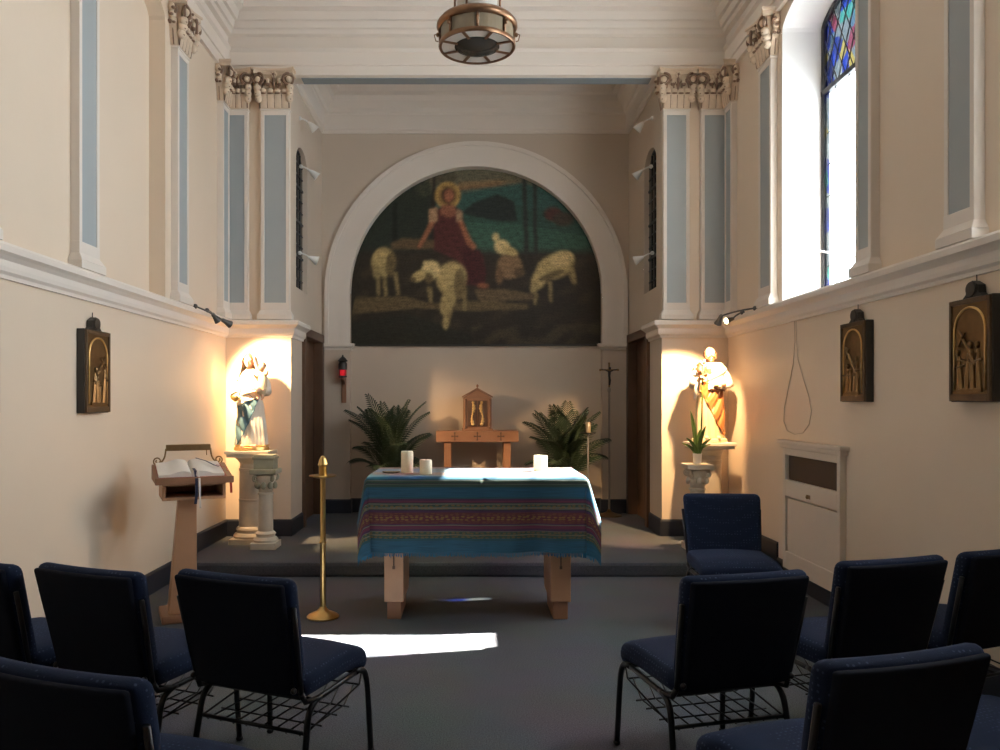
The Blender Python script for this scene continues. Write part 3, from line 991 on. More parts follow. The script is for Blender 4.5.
    put(np.clip(n3, 0, 1) * poly([(352, 262), (440, 265), (510, 410), (500, 510), (440, 510), (345, 395)]) * 0.4, S(46, 22, 22))
    put(poly([(330, 258), (358, 252), (356, 300), (330, 305)]), S(150, 120, 92)); put(poly([(420, 258), (440, 268), (442, 302), (420, 300)]), S(150, 120, 92))
    put(poly([(332, 300), (350, 302), (318, 360), (298, 392), (290, 384)]), S(138, 88, 62))
    put(poly([(426, 298), (442, 298), (470, 360), (490, 385), (478, 395), (455, 372)]), S(138, 88, 62))
    put(poly([(372, 245), (416, 245), (420, 275), (396, 288), (366, 275)]), S(128, 82, 62))
    put(ell(396, 213, 17, 23), S(146, 92, 68)); put(ell(390, 208, 3, 2.5), S(50, 30, 24)); put(ell(403, 208, 3, 2.5), S(50, 30, 24))
    put(ell(397, 224, 6, 2.5), S(100, 44, 38))
    put(ell(510, 515, 22, 9), S(126, 78, 56))
    # sheep
    def legs(L):
        for (x1, y1, x2, y2, wd) in L:
            put(poly([(x1 - wd, y1), (x1 + wd, y1), (x2 + wd * 0.7, y2), (x2 - wd * 0.7, y2)]), S(120, 104, 70))
    wool, wool2, wsh = S(162, 142, 96), S(184, 164, 116), S(92, 78, 52)
    legs([(158, 480, 160, 550, 7), (180, 480, 184, 550, 7), (216, 470, 226, 545, 7)])
    put(ell(176, 435, 44, 52), wool * 0.8); put(ell(168, 420, 28, 30), wool); put(ell(200, 445, 18, 44), wsh); put(ell(152, 470, 12, 22), wool * 0.6)
    legs([(330, 520, 336, 570, 8), (400, 560, 384, 650, 16), (446, 520, 450, 600, 7)])
    put(ell(405, 490, 54, 60, 0.3), wool); put(ell(395, 560, 26, 60, 0.35), wool * 0.8); put(ell(385, 640, 10, 24), wool * 0.8)
    put(ell(432, 510, 22, 56), wsh * 1.2); put(ell(336, 462, 34, 34), wool2); put(ell(296, 482, 30, 18, -0.5), wool); put(ell(276, 492, 12, 9), wsh)
    put(ell(322, 440, 14, 8, 0.4), wool2); put(ell(330, 488, 16, 22), wsh)
    put(ell(600, 450, 46, 46), S(116, 92, 66)); put(ell(575, 385, 30, 26, 0.5), wool2); put(ell(553, 352, 12, 15), wool2); put(ell(600, 398, 32, 14, 0.4), wool)
    put(ell(565, 480, 14, 34), S(96, 74, 52)); put(ell(632, 470, 22, 18), S(80, 64, 46))
    legs([(735, 500, 738, 570, 7), (800, 470, 814, 510, 7), (690, 540, 684, 580, 6)])
    put(ell(752, 450, 70, 44, -0.35), wool); put(ell(775, 425, 46, 28, -0.2), wool2); put(ell(700, 490, 26, 44, 0.45), wool); put(ell(682, 520, 14, 22, 0.3), wool * 0.8)
    put(ell(740, 480, 50, 12, -0.35), wsh); put(ell(812, 470, 8, 42, -0.2), wool * 0.7)
    for _ in range(5):                              # soft brushwork
        pad = np.pad(img, ((1, 1), (1, 1), (0, 0)), mode='edge')
        img[...] = (pad[:-2, 1:-1] + pad[2:, 1:-1] + pad[1:-1, :-2] + pad[1:-1, 2:] + 2 * img) / 6
    img[...] = img * (1 + 0.16 * n3[..., None] + 0.12 * n2[..., None] + 0.16 * rng.standard_normal(PX.shape)[..., None])
    img[...] = np.clip(img, 0.004, 0.9)
    verts = np.stack([X, np.zeros_like(X), Z], -1).reshape(-1, 3)
    W = NX + 1
    ii = (np.arange(NY)[:, None] * W + np.arange(NX)[None, :]).reshape(-1)
    faces = np.stack([ii, ii + 1, ii + W + 1, ii + W], -1)
    me = bpy.data.meshes.new('painted_canvas')
    me.from_pydata(verts.tolist(), [], faces.tolist())
    ca = me.color_attributes.new('paint', 'FLOAT_COLOR', 'POINT')
    rgba = np.concatenate([img.reshape(-1, 3), np.ones((img.size // 3, 1))], 1).astype(np.float32)
    ca.data.foreach_set('color', rgba.reshape(-1))
    m = mat('oil_paint', (0.05, 0.05, 0.04), 0.5, spec=0.3, bump=0.1, bscale=90)
    at = m.node_tree.nodes.new('ShaderNodeVertexColor'); at.layer_name = 'paint'
    m.node_tree.links.new(at.outputs['Color'], m.node_tree.nodes['Principled BSDF'].inputs['Base Color'])
    me.materials.append(m)
    o = bpy.data.objects.new('painted_canvas', me); COL.objects.link(o); o.parent = root
    f = MB(); f.box(-AR, AR, -0.03, 0.004, -0.018, 0.0)
    f.build('bottom_moulding', M_FRAME, root)
build_mural()

# ================================================================== ALTAR, CLOTH, CANDLES
TX0, TX1, TY0, TY1, TZ = -0.675, 0.762, 5.13, 5.86, 0.972
altar = thing('altar_table', 'oak altar table on two slab legs under the striped cloth', 'table', ((TX0 + TX1) / 2, (TY0 + TY1) / 2, 0))
hx, hy = (TX1 - TX0) / 2, (TY1 - TY0) / 2
b = MB(); b.box(-hx, hx, -hy, hy, TZ - 0.06, TZ); b.build('tabletop', M_OAK, altar, bevel=0.006)
for xa, xb in ((-0.622, -0.492), (0.500, 0.637)):
    l = MB()
    l.prism([(-0.235, 0.12), (0.20, 0.12), (0.245, 0.17), (0.25, TZ - 0.06), (-0.245, TZ - 0.06)], xa, xb, 'yz')
    lg = l.build('leg', M_OAK, altar, bevel=0.005)
    l = MB(); l.box(xa + 0.018, xb - 0.018, -0.22, 0.19, 0.0, 0.12); l.build('foot', M_OAK2, lg, bevel=0.005)
    l = MB(); xm = (xa + xb) / 2
    l.box(xm - 0.004, xm + 0.004, -0.2485, -0.238, 0.36, TZ - 0.10); l.box(xm - 0.009, xm + 0.009, -0.2495, -0.238, 0.345, 0.365)
    l.build('inlay', M_DOOR, lg)
b = MB(); b.box(-0.49, 0.50, -0.03, 0.03, 0.50, 0.64); b.build('stretcher', M_OAK, altar, bevel=0.005)

def cloth_mat():
    m = bpy.data.materials.new('striped_woven_cloth')
    m.use_nodes = True
    N, L = m.node_tree.nodes, m.node_tree.links
    p = N['Principled BSDF']; p.inputs['Roughness'].default_value = 0.7; p.inputs['Specular IOR Level'].default_value = 0.4; p.inputs['Sheen Weight'].default_value = 0.4; p.inputs['Sheen Roughness'].default_value = 0.5
    uv = N.new('ShaderNodeUVMap'); uv.uv_map = 'weave'
    sp = N.new('ShaderNodeSeparateXYZ'); L.new(uv.outputs['UV'], sp.inputs[0])
    r = N.new('ShaderNodeValToRGB'); r.color_ramp.interpolation = 'CONSTANT'
    C_ = lambda a, c, d: tuple(0.020 + 0.50 * q for q in srgb(a, c, d))
    BLU, TEA, PUR, RED, GRN, PAL, DRK, MAG = C_(18, 128, 172), C_(22, 120, 140), C_(104, 48, 108), C_(140, 52, 66), C_(76, 112, 92), C_(160, 164, 146), C_(30, 60, 76), C_(150, 52, 100)
    st = [(0.0, BLU), (0.03, TEA), (0.05, PAL), (0.06, GRN), (0.085, DRK), (0.095, PAL), (0.105, GRN), (0.135, TEA), (0.15, BLU), (0.27, TEA), (0.29, PUR), (0.315, MAG),
          (0.34, DRK), (0.355, PAL), (0.37, GRN), (0.40, PAL), (0.43, DRK), (0.445, PUR), (0.47, RED), (0.62, PUR), (0.635, PAL), (0.645, MAG), (0.69, PUR), (0.715, PAL), (0.725, GRN),
          (0.76, PAL), (0.775, GRN), (0.81, TEA), (0.84, BLU)]
    cr_ = r.color_ramp
    cr_.elements[0].position = 0; cr_.elements[0].color = (*st[0][1], 1)
    cr_.elements[1].position = st[1][0]; cr_.elements[1].color = (*st[1][1], 1)
    for p_, c_ in st[2:]:
        e = cr_.elements.new(p_); e.color = (*c_, 1)
    fr = N.new('ShaderNodeMath'); fr.operation = 'FRACT'; L.new(sp.outputs['Y'], fr.inputs[0])
    L.new(fr.outputs[0], r.inputs['Fac'])
    # woven motifs in the red and pale bands
    ck = N.new('ShaderNodeTexVoronoi'); ck.voronoi_dimensions = '2D'; ck.inputs['Scale'].default_value = 1.0; ck.inputs['Randomness'].default_value = 0.5
    mp = N.new('ShaderNodeMapping'); mp.inputs['Scale'].default_value = (30, 34, 1)
    L.new(uv.outputs['UV'], mp.inputs['Vector']); L.new(mp.outputs[0], ck.inputs['Vector'])
    lt = N.new('ShaderNodeMath'); lt.operation = 'LESS_THAN'; lt.inputs[1].default_value = 0.36; L.new(ck.outputs['Distance'], lt.inputs[0])
    band = N.new('ShaderNodeValToRGB'); band.color_ramp.interpolation = 'CONSTANT'
    be = band.color_ramp.elements
    be[0].position = 0; be[0].color = (0, 0, 0, 1); be[1].position = 0.37; be[1].color = (0.6, 0.6, 0.6, 1)
    for p_, v_ in ((0.43, 0), (0.48, 0.25), (0.515, 0.9), (0.575, 0.2), (0.62, 0), (0.725, 0.5), (0.81, 0)):
        e = be.new(p_); e.color = (v_, v_, v_, 1)
    L.new(fr.outputs[0], band.inputs['Fac'])
    mu = N.new('ShaderNodeMath'); mu.operation = 'MULTIPLY'; L.new(lt.outputs[0], mu.inputs[0]); L.new(band.outputs['Color'], mu.inputs[1])
    mx = N.new('ShaderNodeMix'); mx.data_type = 'RGBA'; mx.inputs['B'].default_value = (*srgb(150, 118, 66), 1)
    L.new(mu.outputs[0], mx.inputs['Factor']); L.new(r.outputs['Color'], mx.inputs['A'])
    # uneven weft
    nz = N.new('ShaderNodeTexNoise'); nz.noise_dimensions = '2D'; nz.inputs['Scale'].default_value = 1
    mp2 = N.new('ShaderNodeMapping'); mp2.inputs['Scale'].default_value = (5, 160, 1); L.new(uv.outputs['UV'], mp2.inputs['Vector']); L.new(mp2.outputs[0], nz.inputs['Vector'])
    mm = N.new('ShaderNodeMix'); mm.data_type = 'RGBA'; mm.blend_type = 'MULTIPLY'; mm.inputs['Factor'].default_value = 0.7
    rr = N.new('ShaderNodeValToRGB'); rr.color_ramp.elements[0].position = 0.3; rr.color_ramp.elements[0].color = (0.5, 0.5, 0.5, 1); rr.color_ramp.elements[1].position = 0.65
    L.new(nz.outputs['Fac'], rr.inputs['Fac']); L.new(mx.outputs['Result'], mm.inputs['A']); L.new(rr.outputs['Color'], mm.inputs['B'])
    L.new(mm.outputs['Result'], p.inputs['Base Color'])
    t = N.new('ShaderNodeBsdfTranslucent'); L.new(mm.outputs['Result'], t.inputs['Color'])
    ms = N.new('ShaderNodeMixShader'); ms.inputs[0].default_value = 0.32
    L.new(p.outputs[0], ms.inputs[1]); L.new(t.outputs[0], ms.inputs[2]); L.new(ms.outputs[0], N['Material Output'].inputs['Surface'])
    return m
M_CLOTH = cloth_mat()
M_FRINGE = mat('blue_fringe', srgb(24, 110, 150), 0.8, transl=0.3)

cl_root = thing('altar_cloth', 'turquoise and red striped woven cloth draped over the altar table', 'tablecloth', ((TX0 + TX1) / 2, (TY0 + TY1) / 2, TZ))
EO, DF = 0.320, 0.500          # end overhang, front drop
def drape(U, V):
    """unrolled cloth position -> hanging position, about the centre of the table top"""
    x = max(-hx, min(hx, U)); y = max(-hy, min(hy, V))
    p_, q_ = U - x, V - y
    sx, sy = (1 if U > 0 else -1), (1 if V > 0 else -1)
    r = math.hypot(p_, q_)
    z = 0.006
    if r < 1e-6:
        return (x, y, z + 0.002 * math.sin(x * 5 + y * 9))
    phi = math.atan2(abs(q_), abs(p_))
    fold = 0.0
    if abs(p_) < 1e-6:
        fold = (0.022 * math.sin(U * 11 + 0.6) * (0.5 + 0.8 * smoothstep(-0.1, 0.5, U)) + 0.012 * math.sin(U * 23 + 2)) * min(1, r / DF) ** 1.3 + 0.010 * r
        cr2 = math.exp(-((U - 0.05) / 0.012) ** 2)
        fold -= 0.007 * cr2
    elif abs(q_) < 1e-6:
        fold = 0.010 * math.sin(V * 14 + 1) * min(1, r / EO)
    slope = 0.27 if U > 0 else 0.16
    ox = slope * r * math.cos(phi) - 0.085 * r * math.exp(-((phi - 1.40) / 0.12) ** 2) * (abs(p_) > 1e-6)
    oy = 0.06 * r * math.sin(2 * phi)
    dn = math.sqrt(max(r * r - ox * ox - oy * oy, 0))
    rc = 0.012                                     # soft edge
    ed = min(1, r / 0.03)
    ex = ox * sx + (fold * sx if abs(q_) < 1e-6 else 0) + math.cos(phi) * sx * rc * ed
    ey = oy * sy + (fold * sy if abs(p_) < 1e-6 else 0) + math.sin(phi) * sy * rc * ed
    return (x + ex, y + ey, z - dn + 0.004 * ed)
def ticks(h, e, n, m_):
    a = [-h - e + e * i / m_ for i in range(m_)]
    return a + [-h + 2 * h * i / n for i in range(n + 1)] + [h + e * (i + 1) / m_ for i in range(m_)]
Us = ticks(hx, EO, 90, 22); Vs = ticks(hy, DF, 24, 30)
b = MB()
vs = [drape(U, V) for V in Vs for U in Us]
W = len(Us)
fs = [(j * W + i, j * W + i + 1, (j + 1) * W + i + 1, (j + 1) * W + i) for j in range(len(Vs) - 1) for i in range(W - 1)]
b.add(vs, fs)
co = b.build('woven_cloth', M_CLOTH, cl_root, smooth=True)
uvl = co.data.uv_layers.new(name='weave')
for lp in co.data.loops:
    j, i = divmod(lp.vertex_index, W)
    V = Vs[j]
    uvl.data[lp.index].uv = (Us[i], ((-hy - V) / DF))
b = MB()
k = 0
for sgn in (-1,):
    u = -hx - EO * 0.6
    while u < hx + EO * 0.6:
        p0 = Vector(drape(u, -hy - DF))
        b.tube([p0, p0 + Vector((random.uniform(-.004, .004), random.uniform(-.003, .003), -random.uniform(0.018, 0.032)))], 0.0022, 4)
        u += 0.0075
fo = b.build('fringe', M_FRINGE, cl_root)
fo['kind'] = 'stuff'

def pillar_candle(x, y, r, h, label):
    root = thing('pillar_candle', label, 'candle', (x, y, TZ + 0.0085), 0, 'pillar candles on the altar')
    c = MB()
    c.lathe([(r * 0.97, 0), (r, 0.004), (r, h - 0.006), (r * 0.95, h), (r * 0.80, h - 0.002), (r * 0.35, h - 0.010), (0.002, h - 0.011)], 24)
    c.build('wax', M_WAX, root, smooth=True, auto=0.9)
    c = MB(); c.tube([(0, 0, h - 0.012), (0.001, 0, h), (0.003, 0.001, h + 0.008)], 0.0016, 6); c.build('wick', M_WICK, root)
pillar_candle(-0.435, 5.40, 0.042, 0.150, 'tallest white pillar candle at the left end of the altar')
pillar_candle(-0.300, 5.30, 0.042, 0.098, 'short white pillar candle just right of the tallest one on the altar')
pillar_candle(0.502, 5.55, 0.049, 0.108, 'lone white pillar candle at the right end of the altar')
dish = thing('glass_tray', 'small flat tray lying left of the candles on the altar', 'tray', (-0.545, 5.40, TZ + 0.009))
b = MB(); b.lathe([(0.05, 0), (0.062, 0.006), (0.064, 0.008), (0.058, 0.008), (0.045, 0.004), (0.002, 0.004)], 24); b.build('bowl', M_SMOKE, dish, smooth=True)

# ================================================================== BRASS CANDLE STAND
st = thing('floor_candle_stand', 'polished brass floor candle stand with a wide drip pan, left of the altar', 'candle stand', (-1.005, 5.33, 0))
b = MB(); b.lathe([(0.108, 0), (0.11, 0.008), (0.10, 0.018), (0.075, 0.03), (0.045, 0.042), (0.028, 0.06), (0.02, 0.075)], 32); b.build('base', M_BRASS, st, smooth=True, auto=1.0)
b = MB(); b.lathe([(0.0185, 0.06), (0.0185, 0.50), (0.023, 0.505), (0.023, 0.515), (0.0185, 0.52), (0.0185, 0.955)], 20); b.build('pole', M_BRASS, st, smooth=True, auto=0.8)
b = MB(); b.lathe([(0.02, 0.948), (0.05, 0.952), (0.09, 0.962), (0.094, 0.970), (0.09, 0.972), (0.05, 0.962), (0.02, 0.962)], 32); b.build('drip_pan', M_BRASS, st, smooth=True, auto=1.0)
b = MB(); b.lathe([(0.026, 0.96), (0.028, 0.975), (0.028, 1.03), (0.034, 1.036), (0.034, 1.046), (0.03, 1.052), (0.026, 1.075), (0.016, 1.092), (0.012, 1.10), (0.004, 1.104)], 24); b.build('candle_follower', M_BRASS, st, smooth=True, auto=0.9)

# ================================================================== LECTERN AND BOOK
LX, LY, LROT = -1.895, 5.32, math.radians(25)
lec = thing('lectern', 'oak lectern with a leaning slab post, shelf box and brass reading lamp', 'lectern', (LX, LY, 0), LROT)
b = MB()
b.hexa([(-0.155, -0.06, 0.05), (0.025, -0.06, 0.05), (0.025, 0.08, 0.05), (-0.155, 0.08, 0.05),
        (-0.09, -0.05, 0.823), (0.025, -0.05, 0.823), (0.025, 0.07, 0.823), (-0.09, 0.07, 0.823)])
b.build('post', M_OAK, lec, bevel=0.006)
b = MB(); b.box(-0.20, 0.12, -0.12, 0.22, 0, 0.05); b.build('foot', M_OAK2, lec, bevel=0.008)
# shelf box: open towards the reader
b = MB()
x0, x1, y0, y1, z0, z1 = -0.20, 0.20, -0.16, 0.20, 0.822, 0.932
b.box(x0, x1, y0, y1, z0, z0 + 0.018); b.box(x0, x1, y0, y1, z1 - 0.018, z1)
b.box(x0, x0 + 0.02, y0, y1, z0 + 0.018, z1 - 0.018); b.box(x1 - 0.02, x1, y0, y1, z0 + 0.018, z1 - 0.018)
b.box(x0 + 0.02, x1 - 0.02, y1 - 0.02, y1, z0 + 0.018, z1 - 0.018)
b.build('shelf_box', M_OAK, lec, bevel=0.003)
rest_z = lambda y: 0.950 + (y + 0.20) * 0.16
b = MB()
b.prism([(-0.20, 0.933), (0.25, 0.933), (0.25, rest_z(0.25) + 0.012), (-0.20, rest_z(-0.20) + 0.012)], -0.245, 0.245, 'yz')
b.prism([(-0.212, 0.931), (-0.20, 0.931), (-0.20, rest_z(-0.2) + 0.026), (-0.212, rest_z(-0.2) + 0.026)], -0.245, 0.245, 'yz')
b.build('book_rest', M_OAK2, lec, bevel=0.003)
lamp = MB()
lamp.box(-0.15, 0.15, 0.245, 0.295, 1.125, 1.168)
lam = lamp.build('reading_lamp', M_BRASSD, lec, bevel=0.006)
for sx, x in ((-1, -0.15), (1, 0.15)):
    b = MB()
    b.tube(bez((x + sx * 0.0, 0.265, 1.14), (x + sx * 0.005, 0.265, 1.08), (x + sx * 0.01, 0.262, 1.055), (x + sx * 0.055, 0.26, 1.032), 10), 0.006, 7)
    pl = lambda c, u, v: (c[0] + u, c[1], c[2] + v)
    b.tube(spiral((x + sx * 0.055, 0.26, 1.055), 0.03, 0.008, 1.4, 20, pl, -PI / 2, sx), 0.005, 6)
    b.tube([(x + sx * 0.055, 0.26, 1.03), (x + sx * 0.03, 0.24, 0.99)], 0.006, 6)
    b.build('lamp_bracket', M_BRASSD, lam, smooth=True)
b = MB(); b.tube([(0.12, 0.25, 1.128), (0.122, 0.245, 1.09)], 0.003, 5); b.build('pull_chain', M_BRASSD, lam)

bk = thing('open_book', 'large open book with ribbons lying on the lectern', 'book', (LX, LY, 0), LROT)
def page(side):
    def f(s, t):
        u = s * 0.205
        y = -0.16 + t * 0.36
        hgt = 0.020 + 0.020 * math.sin(min(1, s * 1.5) * PI) * (1 - s * 0.5) + 0.008 * (1 - s)
        if s < 0.06:
            hgt -= 0.012
        return (-0.015 + side * (u + 0.001), y, rest_z(y) + 0.014 + hgt)
    return f
b = MB()
for sd in (-1, 1):
    g0 = len(b.v)
    f = page(sd)
    b.grid(f, 16, 6)
    # page block edges
    for t in (0, 1):
        pts = [f(i / 16, t) for i in range(17)]
        low = [(p[0], p[1], rest_z(p[1]) + 0.019) for p in pts]
        for i in range(16):
            b.add([pts[i], pts[i + 1], low[i + 1], low[i]], [(0, 1, 2, 3)])
    pts = [f(1, j / 6) for j in range(7)]
    for i in range(6):
        a_, c_ = pts[i], pts[i + 1]
        b.add([a_, c_, (c_[0], c_[1], rest_z(c_[1]) + 0.019), (a_[0], a_[1], rest_z(a_[1]) + 0.019)], [(0, 1, 2, 3)])
b.build('pages', M_PAGE, bk, smooth=True, auto=0.7)
b = MB()
b.prism([(-0.17, rest_z(-0.17) + 0.0135), (0.21, rest_z(0.21) + 0.0135), (0.21, rest_z(0.21) + 0.019), (-0.17, rest_z(-0.17) + 0.019)], -0.225, 0.205, 'yz')
b.build('cover', M_COVER, bk)
def ribbon(pts, wd, m, nm='ribbon'):
    r_ = MB()
    P = [Vector(p) for p in pts]
    vs = []
    for i, p in enumerate(P):
        t = (P[min(i + 1, len(P) - 1)] - P[max(i - 1, 0)])
        sd = Vector((t.y, -t.x, 0)) if abs(t.x) + abs(t.y) > 1e-4 else Vector((1, 0, 0))
        if abs(t.z) > 0.8 * t.length:
            sd = Vector((1, 0, 0))
        sd.normalize()
        vs += [p - sd * wd / 2, p + sd * wd / 2]
    r_.add(vs, [(2 * i, 2 * i + 1, 2 * i + 3, 2 * i + 2) for i in range(len(P) - 1)])
    o = r_.build(nm, m, bk)
    s_ = o.modifiers.new('thickness', 'SOLIDIFY'); s_.thickness = 0.0012
ribbon([(0.04, 0.18, rest_z(0.18) + 0.066), (0.10, 0.10, rest_z(.1) + 0.062), (0.14, 0.0, rest_z(0) + 0.056), (0.17, -0.03, rest_z(-.03) + 0.050)], 0.014, M_RIBB)
ribbon([(0.0, -0.08, rest_z(-.08) + 0.056), (0.005, -0.165, rest_z(-.165) + 0.058), (0.007, -0.216, 0.965), (0.008, -0.218, 0.87), (0.0, -0.218, 0.80)], 0.018, M_RIBB)
ribbon([(0.02, -0.09, rest_z(-.09) + 0.058), (0.024, -0.165, rest_z(-.165) + 0.060), (0.026, -0.216, 0.965), (0.028, -0.219, 0.87), (0.03, -0.219, 0.77)], 0.012, M_PAGE)
ribbon([(0.16, 0.02, rest_z(.02) + 0.052), (0.225, 0.0, rest_z(0) + 0.035), (0.252, -0.01, 0.94), (0.255, -0.012, 0.88), (0.256, -0.012, 0.84)], 0.016, M_RIBR)

# ================================================================== SIDE TABLE AND TABERNACLE
tab = thing('credence_table', 'small oak table with three inlaid crosses under the tabernacle by the back wall', 'table', (0.085, 9.17, PZ))
b = MB(); b.box(-0.475, 0.475, -0.20, 0.22, 0.885, 1.01); b.build('tabletop', M_OAK2, tab, bevel=0.005)
for sx in (-1, 1):
    for sy in (-0.13, 0.16):
        l = MB(); l.box(sx * 0.345 - 0.04, sx * 0.345 + 0.04, sy - 0.035, sy + 0.035, 0, 0.885); l.build('leg', M_OAK2, tab, bevel=0.005)
for x in (-0.26, 0.0, 0.27):
    l = MB(); l.box(x - 0.006, x + 0.006, -0.203, -0.197, 0.91, 0.99); l.box(x - 0.032, x + 0.032, -0.203, -0.197, 0.944, 0.956)
    for dx, dz in ((-0.032, 0), (0.032, 0), (0, -0.04), (0, 0.04)):
        l.box(x + dx - 0.009, x + dx + 0.009, -0.203, -0.197, 0.95 + dz - 0.009, 0.95 + dz + 0.009)
    l.build('inlaid_cross', M_DOOR, tab)
tb = thing('tabernacle', 'carved oak tabernacle with gabled roof and gilded doors on the small back table', 'tabernacle', (0.085, 9.17, PZ + 1.0105))
b = MB(); b.box(-0.165, 0.165, -0.14, 0.14, 0, 0.385); b.box(-0.18, 0.18, -0.155, 0.15, 0, 0.025)
b.prism([(-0.165, 0.385), (0.165, 0.385), (0, 0.485)], -0.135, 0.135, 'xz')
b.build('case', M_OAK2, tb, bevel=0.004)
b = MB()
for s in (-1, 1):
    b.hexa([(0, -0.15, 0.485), (s * 0.178, -0.15, 0.385), (s * 0.178, 0.15, 0.385), (0, 0.15, 0.485),
            (0, -0.15, 0.502), (s * 0.178, -0.15, 0.40), (s * 0.178, 0.15, 0.40), (0, 0.15, 0.502)])
b.ell((0, -0.13, 0.52), (0.014, 0.014, 0.02))
b.build('roof', M_OAK2, tb, bevel=0.003)
for s in (-1, 1):
    b = MB(); b.box(min(s * 0.004, s * 0.11), max(s * 0.004, s * 0.11), -0.150, -0.139, 0.05, 0.35)
    dr = b.build('door', M_DOOR, tb, bevel=0.002)
    b = MB()
    for i in range(9):
        t = i / 8
        b.ell((s * (0.052 + 0.012 * math.sin(t * 6)), -0.153, 0.08 + 0.24 * t), (0.016 + 0.006 * math.sin(t * 9 + 1), 0.008, 0.02), 8, 6)
    b.ell((s * 0.05, -0.155, 0.33), (0.016, 0.010, 0.016), 8, 6); b.ell((s * 0.05, -0.155, 0.075), (0.02, 0.009, 0.014), 8, 6)
    b.build('gilded_relief', M_GOLD, dr, smooth=True)
for s in (-1, 1):
    b = MB(); b.lathe([(0.014, 0.03), (0.012, 0.05), (0.010, 0.33), (0.015, 0.35), (0.015, 0.37)], 10, (s * 0.14, -0.148, 0)); b.build('colonnette', M_OAK2, tb, smooth=True)

# ================================================================== PALMS
def palm(x, y, seed, label, hgt, mirror=1):
    r = random.Random(seed)
    root = thing('potted_palm', label, 'plant', (x, y, PZ), 0, 'palms beside the tabernacle')
    p_ = MB(); p_.lathe([(0.11, 0), (0.115, 0.01), (0.15, 0.26), (0.16, 0.27), (0.16, 0.30), (0.145, 0.30), (0.14, 0.27), (0.002, 0.265)], 24)
    p_.build('pot', M_POTD, root, smooth=True, auto=0.8)
    s_ = MB()
    for i in range(5):
        a = i * 1.3
        s_.tube([(0.04 * math.cos(a), 0.04 * math.sin(a), 0.26), (0.06 * math.cos(a), 0.05 * math.sin(a), 0.60)], [0.014, 0.009], 7)
    s_.build('stem', M_LEAF, root, smooth=True)
    for i in range(26):
        a = i * 2.399963 + r.uniform(-.25, .25)
        th = math.radians((10, 26, 42, 58, 34, 18)[i % 6] + r.uniform(-5, 5))
        ln = hgt * r.uniform(0.86, 1.06) * (1.0 - 0.30 * max(0, math.degrees(th) - 25) / 40)
        dx, dy = math.cos(a) * 0.86, math.sin(a) * 0.55
        P = [Vector((0.03 * dx, 0.03 * dy, 0.42 - 0.10 * (th > 0.6)))]
        for k in range(16):
            t = k / 15
            ang = th * (0.35 + 1.05 * t) + 0.5 * t * t
            P.append(P[-1] + Vector((dx * math.sin(ang), dy * math.sin(ang), math.cos(ang))) * (ln / 16))
        f = MB()
        f.tube(P, [0.006 - 0.0045 * k / 16 for k in range(17)], 5)
        PV = P
        for k in range(4, 17):
            t = (PV[min(k + 1, 16)] - PV[k - 1]).normalized()
            side = t.cross(Vector((0.2 * dy, -0.2 * dx, 1.0)))
            if side.length < 0.2:
                side = t.cross(Vector((dx, dy, 0.1)))
            side.normalize()
            up = side.cross(t)
            for q in (0.0, 0.5):
                base = PV[k - 1].lerp(PV[k], q) if k > 0 else PV[k]
                L_ = 0.19 * math.sin(PI * (0.20 + 0.78 * (k - 4 + q) / 13)) + 0.035
                for sg in (-1, 1):
                    d = (side * sg * 0.9 + t * 0.75 + up * 0.12).normalized()
                    tip = base + d * L_ + Vector((0, 0, -0.22 * L_))
                    mid = base + d * L_ * 0.5 + Vector((0, 0, 0.01))
                    wv = t * 0.010
                    f.add([base - wv * 0.5, mid - wv, tip, mid + wv, base + wv * 0.5, mid + up * 0.004], [(0, 1, 5), (1, 2, 5), (2, 3, 5), (3, 4, 5), (4, 0, 5)])
        f.build('frond', M_LEAF, root)
palm(-0.93, 9.02, 4, 'bushy dark green potted palm left of the tabernacle table', 1.06)
palm(1.10, 8.98, 9, 'dark green potted palm right of the tabernacle table', 1.0)

# ================================================================== SANCTUARY LAMP
sl = thing('sanctuary_lamp', 'small red glass sanctuary lamp on a wooden wall bracket', 'lamp', (-1.525, YB - 0.001, 1.46))
b = MB(); b.box(-0.028, 0.028, -0.02, 0, 0, 0.30); b.prism([(-0.02, 0.22), (-0.14, 0.28), (-0.14, 0.30), (-0.0, 0.30)], -0.02, 0.02, 'yz'); b.build('bracket', M_OAK2, sl, bevel=0.003)
b = MB()
b.lathe([(0.03, 0.30), (0.05, 0.305), (0.05, 0.32), (0.035, 0.325)], 16, (0, -0.10, 0))
b.lathe([(0.044, 0.395), (0.052, 0.40), (0.052, 0.47), (0.04, 0.49), (0.062, 0.50), (0.04, 0.53), (0.012, 0.555), (0.008, 0.575)], 16, (0, -0.10, 0))
for i in range(4):
    a = PI / 4 + i * PI / 2
    b.tube([(0.048 * math.cos(a), -0.10 + 0.048 * math.sin(a), 0.31), (0.048 * math.cos(a), -0.10 + 0.048 * math.sin(a), 0.46)], 0.004, 5)
b.build('lamp_cage', M_FRAME, sl, smooth=True, auto=0.6)
b = MB(); b.lathe([(0.03, 0.322), (0.040, 0.34), (0.043, 0.37), (0.042, 0.395), (0.03, 0.398)], 20, (0, -0.10, 0)); b.build('ruby_glass', M_RED, sl, smooth=True)

